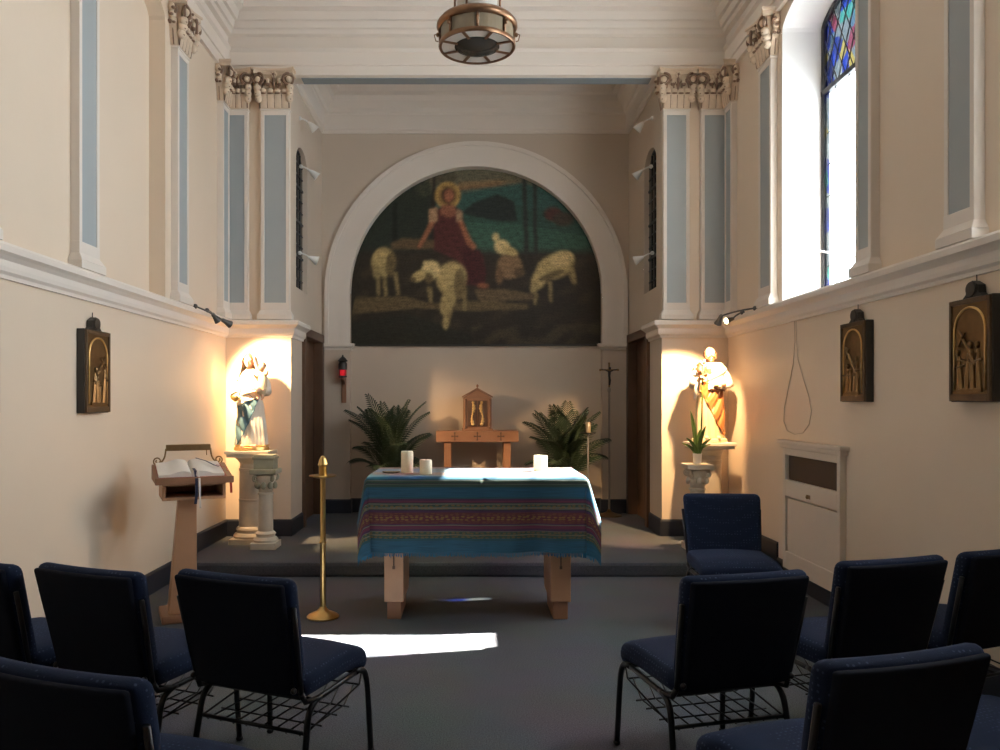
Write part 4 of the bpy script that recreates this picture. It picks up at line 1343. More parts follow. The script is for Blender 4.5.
# ================================================================== PROCESSIONAL CROSS, TALL CANDLE STAND
pc = thing('processional_cross', 'slender brass processional cross on a tall pole beside the right doorway', 'cross', (1.645, 9.22, PZ))
b = MB(); b.lathe([(0.15, 0), (0.15, 0.012), (0.08, 0.03), (0.03, 0.05), (0.016, 0.08)], 24); b.build('base', M_BRASSD, pc, smooth=True, auto=0.7)
b = MB(); b.lathe([(0.013, 0.05), (0.013, 1.46), (0.02, 1.47), (0.02, 1.50), (0.01, 1.52)], 12); b.build('pole', M_STEEL, pc, smooth=True, auto=0.7)
b = MB(); b.box(-0.009, 0.009, -0.008, 0.008, 1.50, 1.80); b.box(-0.105, 0.105, -0.008, 0.008, 1.715, 1.733)
for p_ in ((-0.105, 1.724), (0.105, 1.724), (0, 1.80)):
    b.ell((p_[0], 0, p_[1]), (0.014, 0.011, 0.014), 8, 6)
cx_ = b.build('crucifix', M_BRASSD, pc)
b = MB()
b.tube([(0, -0.018, 1.545), (0.004, -0.03, 1.60), (-0.002, -0.022, 1.65), (0, -0.022, 1.71)], [0.010, 0.013, 0.014, 0.018], 8)
b.ell((0.004, -0.03, 1.742), (0.013, 0.014, 0.018), 10, 8)
for s in (-1, 1):
    b.tube([(s * 0.012, -0.022, 1.705), (s * 0.05, -0.018, 1.722), (s * 0.095, -0.012, 1.732)], [0.008, 0.006, 0.005], 6)
b.build('corpus', M_FRAME, cx_, smooth=True)
cs = thing('tall_candle_stand', 'thin dark candle stand with a short candle beside the right palm', 'candle stand', (1.295, 8.56, PZ))
b = MB(); b.lathe([(0.12, 0), (0.12, 0.012), (0.05, 0.03), (0.02, 0.06)], 20); b.build('base', M_BRASSD, cs, smooth=True, auto=0.7)
b = MB(); b.lathe([(0.011, 0.05), (0.011, 0.98), (0.018, 0.985), (0.018, 0.995)], 10); b.build('pole', M_STEEL, cs, smooth=True, auto=0.7)
b = MB(); b.lathe([(0.02, 0.995), (0.085, 1.0), (0.09, 1.012), (0.085, 1.012), (0.02, 1.006)], 20); b.build('drip_pan', M_FRAME, cs, smooth=True, auto=0.7)
b = MB(); b.lathe([(0.03, 1.006), (0.03, 1.12), (0.026, 1.125), (0.003, 1.12)], 16); b.build('candle', M_SMOKE, cs, smooth=True, auto=0.7)

# ================================================================== STATUES ON STONE PEDESTALS
def pedestal(x, y, label, mats, top=1.008):
    root = thing('stone_pedestal', label, 'pedestal', (x, y, PZ), 0)
    t = top - PZ
    b = MB(); b.box(-0.17, 0.17, -0.17, 0.17, 0, 0.05); b.lathe([(0.165, 0.05), (0.17, 0.07), (0.155, 0.095), (0.135, 0.10), (0.135, 0.115), (0.145, 0.13), (0.135, 0.15), (0.118, 0.16)], 28)
    b.build('base', mats[0], root, smooth=True, auto=0.6, bevel=0.003)
    b = MB(); b.lathe([(0.118, 0.155), (0.116, 0.40), (0.120, 0.405), (0.120, 0.42), (0.115, 0.425), (0.112, t - 0.2), (0.118, t - 0.195), (0.118, t - 0.17), (0.108, t - 0.165), (0.108, t - 0.12)], 28)
    b.build('shaft', mats[0], root, smooth=True, auto=0.6)
    b = MB(); b.lathe([(0.108, t - 0.125), (0.135, t - 0.085), (0.15, t - 0.08), (0.15, t - 0.06)], 28); b.box(-0.19, 0.19, -0.17, 0.17, t - 0.06, t - 0.03); b.box(-0.205, 0.205, -0.185, 0.185, t - 0.03, t)
    b.build('capital', mats[1], root, smooth=True, auto=0.6, bevel=0.003)
    return root

def colonnette(x, y, top, label, block, cols):
    root = thing('stone_colonnette', label, 'column', (x, y, PZ), 0)
    t = top - PZ
    b = MB(); b.box(-0.115, 0.115, -0.115, 0.115, 0, 0.06); b.lathe([(0.11, 0.06), (0.115, 0.08), (0.10, 0.10), (0.085, 0.105), (0.085, 0.12), (0.095, 0.135), (0.08, 0.15), (0.066, 0.16)], 24)
    b.build('base', cols[0], root, smooth=True, auto=0.6, bevel=0.003)
    b = MB(); b.lathe([(0.068, 0.155), (0.064, t - 0.24), (0.074, t - 0.235), (0.074, t - 0.22), (0.062, t - 0.215)], 24); b.build('shaft', cols[1], root, smooth=True, auto=0.6)
    b = MB(); b.lathe([(0.062, t - 0.22), (0.068, t - 0.15), (0.09, t - 0.10), (0.10, t - 0.055)], 20)
    cap = b.build('capital', cols[0], root, smooth=True)
    b = MB()
    pl = None
    for sx in (-1, 1):
        for sy in (-1, 1):
            d = Vector((sx, sy, 0)).normalized()
            pl = lambda c, u, v, d=d: (c[0] + d.x * u, c[1] + d.y * u, c[2] + v)
            b.tube(spiral((sx * 0.075, sy * 0.075, t - 0.085), 0.032, 0.006, 1.5, 18, pl, PI / 2, -1), 0.009, 6)
            b.ell((sx * 0.055, sy * 0.055, t - 0.15), (0.028, 0.028, 0.035), 8, 6)
        b.ell((sx * 0.085, 0, t - 0.15), (0.022, 0.028, 0.035), 8, 6); b.ell((0, sx * 0.085, t - 0.15), (0.028, 0.022, 0.035), 8, 6)
    b.build('scrolls', cols[2], cap, smooth=True)
    b = MB(); b.box(-0.12, 0.12, -0.12, 0.12, t - 0.045, t); b.build('abacus', cols[2], cap, bevel=0.006)
    if block:
        b = MB(); b.box(-0.09, 0.09, -0.085, 0.085, t, t + 0.13); b.box(-0.10, 0.10, -0.095, 0.095, t + 0.09, t + 0.115); b.build('top_block', cols[2], root, bevel=0.004)
    return root

def robe_section(z, prof):
    for (za, ra, sa), (zb, rb, sb) in zip(prof, prof[1:]):
        if z <= zb:
            t = smoothstep(za, zb, z)
            return ra + (rb - ra) * t, sa + (sb - sa) * t
    return prof[-1][1], prof[-1][2]

def figure_mesh(name, parent, head, hands, torso, H, m=M_SKIN):
    """one continuous skin surface: torso, neck, head with face, arms and five-fingered hands"""
    b = MB()
    hx_, hy_, hz_, hr = head
    b.tube([(0, 0.01, 0.30), (0, 0.01, 0.55), (0, 0.012, 0.70), (0, 0.010, 0.745)], [0.085, 0.075, 0.085, 0.045], 12)
    b.tube([(0, 0.008, 0.73), (hx_ * 0.6, hy_ * 0.3 + 0.008, hz_ - hr * 0.7)], [0.034, 0.029], 10)
    b.ell((hx_, hy_, hz_ + hr * 0.12), (hr * 0.80, hr * 0.95, hr * 1.02), 16, 12)
    b.ell((hx_, hy_ - hr * 0.30, hz_ - hr * 0.45), (hr * 0.58, hr * 0.60, hr * 0.62), 14, 10)
    b.ell((hx_, hy_ - hr * 0.72, hz_ - hr * 0.93 + 0.006), (hr * 0.24, hr * 0.22, hr * 0.18), 8, 6)
    b.tube([(hx_, hy_ - hr * 0.86, hz_ + hr * 0.22), (hx_, hy_ - hr * 1.12, hz_ - hr * 0.22), (hx_, hy_ - hr * 0.85, hz_ - hr * 0.28)], [hr * 0.10, hr * 0.17, hr * 0.12], 7)
    for s in (-1, 1):
        b.tube([(hx_ + s * hr * 0.12, hy_ - hr * 0.92, hz_ + hr * 0.24), (hx_ + s * hr * 0.55, hy_ - hr * 0.72, hz_ + hr * 0.22)], hr * 0.11, 6)
        b.ell((hx_ + s * hr * 0.32, hy_ - hr * 0.80, hz_ + hr * 0.06), (hr * 0.13, hr * 0.08, hr * 0.08), 8, 6)
        b.ell((hx_ + s * hr * 0.80, hy_ + hr * 0.05, hz_ - hr * 0.02), (hr * 0.12, hr * 0.2, hr * 0.27), 8, 6)
    b.ell((hx_, hy_ - hr * 0.92, hz_ - hr * 0.56), (hr * 0.24, hr * 0.10, hr * 0.09), 8, 6)
    for hd in hands:
        sh, el, wr, d, up, curl = [Vector(q) if not isinstance(q, (int, float)) else q for q in hd]
        b.tube([sh, sh.lerp(el, 0.5), el], [0.040, 0.036, 0.031], 9)
        b.tube([el, el.lerp(wr, 0.5), wr], [0.030, 0.025, 0.018], 9)
        d = d.normalized(); up = (up - d * up.dot(d)).normalized(); sd = d.cross(up)
        palm_ = wr + d * 0.028
        b.tube([wr, wr + d * 0.02, wr + d * 0.045], [0.016, 0.021, 0.020], 9, flat=0.6, up=up)
        for k, ln in enumerate((0.034, 0.040, 0.038, 0.028)):
            o = palm_ + d * 0.014 + sd * (k - 1.5) * 0.0125
            j1 = o + d * ln * 0.55 - up * curl * 0.008
            j2 = j1 + d * ln * 0.5 - up * curl * 0.022
            b.tube([o - d * 0.01, o, j1, j2], [0.0068, 0.0068, 0.0062, 0.0052], 6)
        o = wr + d * 0.012 + sd * -0.017
        b.tube([o, o - sd * 0.014 + d * 0.014, o - sd * 0.016 + d * 0.034 - up * curl * 0.008], [0.0078, 0.0072, 0.006], 6)
    for s in (-1, 1):                                     # feet under the hem
        b.tube([(s * 0.05, 0.0, 0.10), (s * 0.05, -0.02, 0.045), (s * 0.055, -0.10, 0.045), (s * 0.057, -0.145, 0.038)], [0.03, 0.03, 0.024, 0.014], 8)
        b.tube([(0.02 * s, 0.01, 0.34), (s * 0.05, 0.0, 0.10)], [0.05, 0.03], 8)
    o = b.build(name, m, parent, smooth=True)
    r = o.modifiers.new('one_surface', 'REMESH'); r.mode = 'VOXEL'; r.voxel_size = 0.0042; r.use_smooth_shade = True
    sm = o.modifiers.new('soften', 'SMOOTH'); sm.factor = 0.4; sm.iterations = 2
    return o

def robe_mesh(name, parent, m, prof, zmin, zmax, folds, amp, lean=(0, 0), nz=44, nt=84, sleeves=()):
    b = MB()
    def f(s, t):
        z = zmin + (zmax - zmin) * t
        rx, ry = robe_section(z, prof)
        a = 2 * PI * s
        k = (1 - smoothstep(0.1, 0.72, t)) * 0.85 + 0.15
        g = 1 + amp * k * (math.sin(folds * a + 1.3 * math.sin(3 * a) + 2.2 * t) + 0.5 * math.sin(2.3 * folds * a + 4 * t))
        return (rx * g * math.cos(a) + lean[0] * t, ry * g * math.sin(a) + lean[1] * t, z)
    b.grid(f, nt, nz, closed_u=True)
    W = nt
    b.f.append(tuple(range(W))[::-1]); b.m.append(0)
    b.f.append(tuple(nz * W + j for j in range(W))); b.m.append(0)
    for pts, rr in sleeves:
        b.tube(pts, rr, 14)
    return b.build(name, m, parent, smooth=True, auto=1.3)

def drape_mesh(name, parent, m, prof, th0, th1, zl, zu, off, fold_dir, amp, n=70, k=46, seedph=0.0):
    """a cloth wrapped round the robe between angles th0..th1, from zl(t) to zu(t), with slanting folds"""
    b = MB()
    def f(s, t):
        a = th0 + (th1 - th0) * s
        z0, z1 = zl(s), zu(s)
        z = z0 + (z1 - z0) * t
        rx, ry = robe_section(z, prof)
        ph = (z * fold_dir[0] + (s - 0.5) * fold_dir[1])
        g = amp * (math.sin(ph) + 0.45 * math.sin(2.1 * ph + 1 + seedph))
        edge = min(1, 8 * min(t, 1 - t) + 0.15)
        o = off + g * edge + 0.012 * (1 - min(1, 10 * (1 - t)))
        return ((rx + o) * math.cos(a), (ry + o) * math.sin(a), z)
    b.grid(f, n, k)
    o = b.build(name, m, parent, smooth=True)
    s_ = o.modifiers.new('thickness', 'SOLIDIFY'); s_.thickness = 0.010; s_.offset = 1
    return o

# ---- left: robed woman carrying a child
PLX, PLY = -2.10, 7.50
pedestal(PLX, PLY, 'cream marble column pedestal carrying the statue of the woman and child', (M_STONE, M_SLAB), 1.008)
colonnette(-1.885, 7.20, 0.855, 'short marble colonnette with a greenish block, in front of the woman statue pedestal', True, (M_SLAB, M_STONE, M_STONE2))
WS = thing('statue', 'painted statue of a woman in white and blue robes holding a small child', 'statue', (PLX, PLY, 1.009))
b = MB(); b.lathe([(0.165, 0), (0.17, 0.005), (0.165, 0.03), (0.150, 0.038), (0.002, 0.038)], 28, sy=0.85); b.build('plinth', M_GOLD, WS, smooth=True, auto=0.7)
PW = [(0.035, 0.150, 0.118), (0.18, 0.138, 0.112), (0.40, 0.120, 0.10), (0.52, 0.098, 0.082), (0.62, 0.112, 0.086), (0.70, 0.128, 0.076), (0.745, 0.096, 0.062), (0.775, 0.042, 0.040)]
sh_l, sh_r = (-0.105, 0.0, 0.70), (0.105, 0.0, 0.70)
figure_mesh('figure', WS, (-0.02, -0.012, 0.852, 0.060),
            [((-0.105, 0.0, 0.705), (-0.150, -0.035, 0.56), (-0.095, -0.135, 0.515), (0.6, -0.7, 0.05), (0.1, 0.1, 1), 0.6),
             ((0.105, 0.0, 0.705), (0.150, -0.04, 0.57), (0.125, -0.135, 0.585), (-0.5, -0.5, 0.15), (0.5, -0.6, 0.3), 1.0)], None, 0.94)
robe_mesh('robe', WS, M_WHITE, PW, 0.035, 0.775, 9, 0.055, sleeves=(
    ([(-0.095, 0.0, 0.715), (-0.135, -0.02, 0.62), (-0.155, -0.04, 0.55), (-0.125, -0.095, 0.515)], [0.048, 0.055, 0.058, 0.050]),
    ([(0.095, 0.0, 0.715), (0.135, -0.02, 0.62), (0.150, -0.05, 0.565), (0.135, -0.105, 0.575)], [0.048, 0.055, 0.055, 0.046])))
# front of the figure is at angle -90 deg; left of picture is 180 deg
drape_mesh('mantle', WS, M_MANTLE, PW, -PI * 1.10, -PI * 0.10,
           lambda s: 0.05 + 0.47 * smoothstep(0.28, 0.98, s), lambda s: 0.47 + 0.11 * s, 0.010, (34, 20), 0.0075)
drape_mesh('mantle_lining', WS, M_WHITE, PW, -PI * 0.97, -PI * 0.10,
           lambda s: 0.40 + 0.13 * s, lambda s: 0.50 + 0.09 * s, 0.022, (70, 10), 0.006, 50, 10)
b = MB()                                                   # veil over the head and shoulders
def veil(s, t):
    a = PI * (-0.22 + 1.44 * s)                            # open at the front
    if t < 0.45:
        q = t / 0.45
        r = 0.070 * math.sin(q * PI / 2)
        return (-0.02 + r * 1.0 * math.cos(a), -0.004 + r * 1.12 * math.sin(a), 0.852 + 0.074 * math.cos(q * PI / 2))
    q = (t - 0.45) / 0.55
    r = 0.070 + 0.070 * q ** 1.5
    g = 1 + 0.05 * math.sin(9 * a) * q
    return (-0.02 * (1 - q) + r * 1.05 * g * math.cos(a), -0.004 + (0.078 + 0.02 * q) * g * math.sin(a), 0.852 - 0.185 * q)
b.grid(veil, 40, 24)
o = b.build('veil', M_WHITE, WS, smooth=True)
s_ = o.modifiers.new('thickness', 'SOLIDIFY'); s_.thickness = 0.007; s_.offset = 1
b = MB()
b.tube([(0.035, -0.035, 0.885), (0.045, -0.025, 0.84), (0.042, -0.035, 0.79)], [0.012, 0.016, 0.010], 8)
b.tube([(-0.072, -0.035, 0.885), (-0.080, -0.025, 0.84), (-0.076, -0.035, 0.79)], [0.010, 0.013, 0.008], 8)
b.ell((-0.02, -0.006, 0.872), (0.054, 0.058, 0.060), 14, 9)
b.build('hair', M_HAIR, WS, smooth=True)
b = MB()                                                   # gilded hem and girdle
pts = []
for i in range(60):
    a = 2 * PI * i / 60
    g = 1 + 0.055 * (math.sin(9 * a + 1.3 * math.sin(3 * a)) + 0.5 * math.sin(20.7 * a))
    pts.append((0.152 * g * math.cos(a), 0.120 * g * math.sin(a), 0.046))
b.tube(pts, 0.007, 6, closed=True)
b.build('gilded_hem', M_GOLD, WS, smooth=True)
b = MB(); b.tube([(-0.150, -0.085, 0.515), (-0.118, -0.118, 0.500), (-0.085, -0.128, 0.505)], [0.03, 0.038, 0.024], 12)
b.build('gilded_cuff', M_GOLD, WS, smooth=True)
# the child on her arm: one continuous body with its own robe
b = MB()
cx0, cy0 = 0.118, -0.075
b.tube([(cx0, cy0, 0.60), (cx0, cy0 + 0.005, 0.68), (cx0, cy0 + 0.01, 0.735)], [0.040, 0.040, 0.030], 10)
b.tube([(cx0, cy0 + 0.008, 0.735), (cx0 + 0.003, cy0, 0.765)], 0.016, 8)
b.ell((cx0 + 0.004, cy0 - 0.004, 0.795), (0.033, 0.038, 0.041), 12, 9)
b.ell((cx0 + 0.004, cy0 - 0.038, 0.788), (0.006, 0.008, 0.008), 6, 5)
for s, e in ((-1, (-0.045, -0.045, 0.70)), (1, (0.055, -0.035, 0.735))):
    b.tube([(cx0 + s * 0.03, cy0, 0.725), (cx0 + e[0], cy0 + e[1] * 0.6, e[2] - 0.01), (cx0 + e[0] * 1.2, cy0 + e[1] * 1.3, e[2] + 0.01)], [0.016, 0.013, 0.010], 8)
    tip = Vector((cx0 + e[0] * 1.2, cy0 + e[1] * 1.3, e[2] + 0.01))
    for k in range(5):
        b.tube([tip, tip + Vector((s * 0.004 + (k - 2) * 0.006, -0.010, 0.012 + 0.004 * (2 - abs(k - 2))))], 0.0045, 5)
    b.tube([(cx0 + s * 0.02, cy0 - 0.01, 0.61), (cx0 + s * 0.022, cy0 - 0.05, 0.575), (cx0 + s * 0.02, cy0 - 0.045, 0.50), (cx0 + s * 0.02, cy0 - 0.075, 0.485)], [0.026, 0.022, 0.015, 0.010], 8)
ch = b.build('child_figure', M_SKIN, WS, smooth=True)
r = ch.modifiers.new('one_surface', 'REMESH'); r.mode = 'VOXEL'; r.voxel_size = 0.004; r.use_smooth_shade = True
b = MB()
b.tube([(cx0, cy0 - 0.03, 0.525), (cx0, cy0 - 0.015, 0.60), (cx0, cy0 + 0.004, 0.68), (cx0, cy0 + 0.01, 0.742)], [0.050, 0.056, 0.049, 0.028], 16)
for s, e in ((-1, (-0.045, -0.045, 0.70)), (1, (0.055, -0.035, 0.735))):
    b.tube([(cx0 + s * 0.025, cy0, 0.727), (cx0 + e[0] * 0.95, cy0 + e[1] * 0.7, e[2] - 0.006)], [0.022, 0.019], 10)
b.build('child_robe', M_ROBEC, ch, smooth=True)
b = MB(); b.ell((cx0 + 0.006, cy0 + 0.007, 0.805), (0.037, 0.037, 0.038), 12, 9); b.build('child_hair', M_HAIR, ch, smooth=True)

# ---- right: bearded man in white and ochre
PRX, PRY = 2.30, 7.50
pedestal(PRX, PRY, 'marble drum pedestal carrying the statue of the bearded man', (M_STONE, M_SLAB), 1.085)
colonnette(2.075, 7.12, 0.905, 'small marble column plant stand in front of the bearded man statue pedestal', False, (M_SLAB, M_STONE, M_SLAB))
MS = thing('statue', 'painted statue of a balding bearded man in white and ochre robes', 'statue', (PRX, PRY, 1.086))
b = MB(); b.lathe([(0.165, 0), (0.17, 0.005), (0.165, 0.03), (0.150, 0.038), (0.002, 0.038)], 28, sy=0.85); b.build('plinth', M_ROBEC, MS, smooth=True, auto=0.7)
PM = [(0.035, 0.140, 0.115), (0.18, 0.130, 0.108), (0.40, 0.122, 0.10), (0.52, 0.112, 0.088), (0.62, 0.124, 0.090), (0.69, 0.138, 0.080), (0.735, 0.105, 0.066), (0.77, 0.044, 0.042)]
figure_mesh('figure', MS, (0.0, -0.022, 0.842, 0.060),
            [((-0.115, 0.0, 0.69), (-0.155, -0.04, 0.56), (-0.130, -0.130, 0.60), (0.2, -0.7, 0.35), (0.4, 0.3, 0.9), 1.2),
             ((0.115, 0.0, 0.69), (0.165, -0.035, 0.55), (0.085, -0.135, 0.555), (-0.9, -0.25, 0.12), (0.0, -0.9, 0.3), 0.7)], None, 0.92)
robe_mesh('tunic', MS, M_ROBEC, PM, 0.035, 0.77, 8, 0.055)
drape_mesh('ochre_mantle', MS, M_OCHRE, PM, -PI * 0.93, PI * 0.10,
           lambda s: 0.075 + 0.42 * (1 - smoothstep(0.05, 0.75, s)), lambda s: 0.60 - 0.10 * s, 0.011, (30, -22), 0.0085)
drape_mesh('white_shawl', MS, M_WHITE, PM, -PI * 0.60, PI * 0.45,
           lambda s: 0.50 + 0.015 * math.sin(s * 9), lambda s: 0.752, 0.016, (55, -12), 0.007)
b = MB()
b.tube([(-0.100, 0.0, 0.705), (-0.140, -0.02, 0.61), (-0.160, -0.05, 0.555), (-0.140, -0.105, 0.585)], [0.050, 0.052, 0.052, 0.040], 14)
b.tube([(-0.140, -0.095, 0.575), (-0.150, -0.09, 0.48), (-0.160, -0.08, 0.41)], [0.042, 0.038, 0.018], 12, flat=0.6)
b.build('sleeve', M_WHITE, MS, smooth=True)
b = MB()
b.tube([(0.105, 0.0, 0.705), (0.150, -0.02, 0.62), (0.168, -0.045, 0.55), (0.125, -0.110, 0.548)], [0.046, 0.050, 0.050, 0.040], 14)
b.build('sleeve', M_WHITE, MS, smooth=True)
drape_mesh('brown_collar', MS, M_BROWN, PM, -PI * 0.98, -PI * 0.52, lambda s: 0.62 + 0.03 * s, lambda s: 0.755, 0.014, (40, 15), 0.004, 40, 20)
b = MB()
for i in range(24):
    a0 = -PI * 0.50 + PI * 0.52 * i / 23
pts = []
for i in range(24):
    a = -PI * 0.52 + PI * 0.56 * i / 23
    rx, ry = robe_section(0.50, PM)
    pts.append(((rx + 0.030) * math.cos(a), (ry + 0.030) * math.sin(a), 0.505 - 0.012 * i / 23))
b.tube(pts, 0.010, 7); b.build('girdle', M_BROWN, MS, smooth=True)
b = MB()                                                   # hair round a bald crown, beard and moustache
def fringe(s, t):
    a = PI * (-0.16 + 1.32 * s)
    r = 0.0545 + 0.006 * math.sin(t * PI) + 0.0015 * math.sin(14 * a)
    return (r * math.cos(a), -0.022 + r * 1.16 * math.sin(a), 0.808 + 0.062 * t)
b.grid(fringe, 30, 8)
hr_ = b.build('hair', M_HAIR, MS, smooth=True)
s_ = hr_.modifiers.new('thickness', 'SOLIDIFY'); s_.thickness = 0.008
b = MB()
b.ell((0, -0.058, 0.795), (0.036, 0.026, 0.026), 12, 8); b.ell((0, -0.066, 0.772), (0.025, 0.02, 0.030), 12, 8)
for s in (-1, 1):
    b.tube([(s * 0.048, -0.030, 0.835), (s * 0.043, -0.045, 0.805), (s * 0.02, -0.066, 0.79)], [0.010, 0.014, 0.012], 7)
    b.tube([(0, -0.086, 0.822), (s * 0.02, -0.080, 0.815), (s * 0.032, -0.068, 0.80)], [0.006, 0.008, 0.005], 6)
b.build('beard', M_HAIR, MS, smooth=True)
b = MB()
b.tube([(-0.125, -0.165, 0.10), (-0.118, -0.172, 0.45), (-0.112, -0.176, 0.70)], 0.007, 7)
lst = b.build('lily_staff', M_SNAKE, MS, smooth=True)
b = MB()
for i in range(4):
    a = i * PI / 2 + 0.4
    b.tube([(-0.112, -0.176, 0.70 + 0.012 * i), (-0.112 + 0.022 * math.cos(a), -0.176 + 0.018 * math.sin(a), 0.735 + 0.012 * i), (-0.112 + 0.040 * math.cos(a), -0.176 + 0.03 * math.sin(a), 0.745 + 0.012 * i)], [0.004, 0.013, 0.003], 7)
b.build('lily_flowers', M_WHITE, lst, smooth=True)

# ---- snake plant on the stand
sp_ = thing('snake_plant', 'tall-leaved snake plant in a white pot on the marble plant stand', 'plant', (2.075, 7.12, 0.906))
b = MB(); b.lathe([(0.034, 0), (0.036, 0.004), (0.040, 0.09), (0.042, 0.094), (0.038, 0.094), (0.036, 0.08), (0.002, 0.078)], 20); b.build('pot', M_POT, sp_, smooth=True, auto=0.7)
r = random.Random(2)
for i, (dx, dy, hh, bend) in enumerate(((-0.02, 0.0, 0.43, -0.05), (0.01, 0.01, 0.26, 0.03), (0.025, -0.01, 0.20, 0.11), (-0.01, -0.02, 0.20, -0.10), (0.015, -0.02, 0.30, 0.06), (-0.025, 0.01, 0.16, -0.12), (0.0, 0.02, 0.15, 0.13))):
    def lf(s, t, dx=dx, dy=dy, hh=hh, bend=bend):
        wd = 0.019 * (0.55 + 1.1 * t) * (1 - t ** 3) + 0.0015
        return (dx * 0.6 + bend * t ** 2 + (s - 0.5) * 2 * wd, dy * 0.6 + dy * t + 0.006 * math.cos((s - 0.5) * PI), 0.072 + hh * t - abs(bend) * 0.35 * t * t)
    f = MB(); f.grid(lf, 4, 12)
    o = f.build('leaf', M_SNAKE, sp_, smooth=True)
    s_ = o.modifiers.new('thickness', 'SOLIDIFY'); s_.thickness = 0.003

# ================================================================== SPOT LAMPS
def aim(o, d):
    o.rotation_euler = Vector(d).normalized().to_track_quat('-Z', 'Y').to_euler()

def spot_lamp(wall, pos, target, label, watts, size, col=(1.0, 0.62, 0.30), shell=M_GUN, group='picture spot lamps on the string course', blend=0.5, lit=True, hl=0.085, hr=0.034):
    """wall: mount point; pos: swivel; head points at target"""
    root = thing('spot_lamp', label, 'lamp', wall, 0, group)
    W = Vector(wall); P = Vector(pos); d = (Vector(target) - P).normalized()
    q = d.to_track_quat('Z', 'Y').to_matrix()
    L_ = lambda p: tuple(Vector(p) - W)
    b = MB(); b.tube([(0, 0, 0)] + [L_(p) for p in bez(W, W.lerp(P, 0.3) + Vector((0, 0, 0.012)), W.lerp(P, 0.7) + Vector((0, 0, 0.012)), P, 6)[1:]], 0.008, 7)
    b.ell((0, 0, 0), (0.022, 0.022, 0.022), 10, 7)
    b.build('arm', shell, root, smooth=True)
    hd = MB()
    fn = lambda x, y, z: tuple(q @ Vector((x, y, z)) + P - W)
    hd.lathe([(0.012, -0.012), (0.018, 0.0), (hr * 0.55, hl * 0.25), (hr * 0.72, hl * 0.55), (hr, hl), (hr * 0.93, hl), (hr * 0.62, hl * 0.55), (hr * 0.3, hl * 0.4)], 18, fn=fn)
    h = hd.build('head', shell, root, smooth=True, auto=0.8)
    bl = MB(); bl.lathe([(0.004, hl * 0.42), (hr * 0.55, hl * 0.6), (hr * 0.86, hl * 0.93), (hr * 0.5, hl * 0.97), (0.003, hl * 0.985)], 14, fn=fn)
    bl.build('bulb', M_BULB if lit else M_LAMPW, h, smooth=True)
    if watts > 0:
        l = bpy.data.lights.new('spot_light', 'SPOT'); l.energy = watts; l.spot_size = size; l.spot_blend = blend
        l.color = col; l.shadow_soft_size = 0.025
        o = bpy.data.objects.new('spot_light', l); COL.objects.link(o)
        o.location = P + d * (hl + 0.012); aim(o, d)
WARM = (1.0, 0.64, 0.30)
spot_lamp((-2.36, 7.00, 2.292), (-2.345, 7.11, 2.27), (-2.0, 7.6, 1.66), 'lit spot lamp nearer the wall, over the woman statue', 460, math.radians(86), blend=0.7)
spot_lamp((-2.36, 6.70, 2.292), (-2.175, 6.86, 2.19), (-0.6, 8.9, 1.1), 'lit spot lamp on the left cornice, aimed across at the tabernacle', 9, math.radians(46), blend=0.7)
spot_lamp((2.50, 6.84, 2.292), (2.235, 6.94, 2.235), (2.06, 7.66, 1.38), 'lit spot lamp farther from the wall, over the bearded man statue', 330, math.radians(78), blend=0.45)
spot_lamp((2.50, 7.16, 2.292), (2.43, 7.22, 2.24), (-1.85, 5.2, 0.8), 'lit spot lamp on the right cornice, aimed across at the lectern', 130, math.radians(34), blend=1.0)
# white enamel lamps on the chancel side walls (unlit)
for s, lab in ((-1, 'left'), (1, 'right')):
    X_ = CXL if s < 0 else CXR
    for (yy, z, lb) in ((8.22, 4.42, 'topmost'), (8.28, 3.93, 'middle'), (8.22, 3.0, 'lowest')):
        spot_lamp((X_ - s * 0.004, yy, z + 0.04), (X_ - s * 0.10, yy + 0.03, z), (0.1, 9.0, 2.0 + 0.1 * z), '%s white enamel lamp on the %s chancel side wall' % (lb, lab), 0, 1, shell=M_LAMPW,
                  group='white lamps on the chancel walls', lit=False, hl=0.09, hr=0.05)

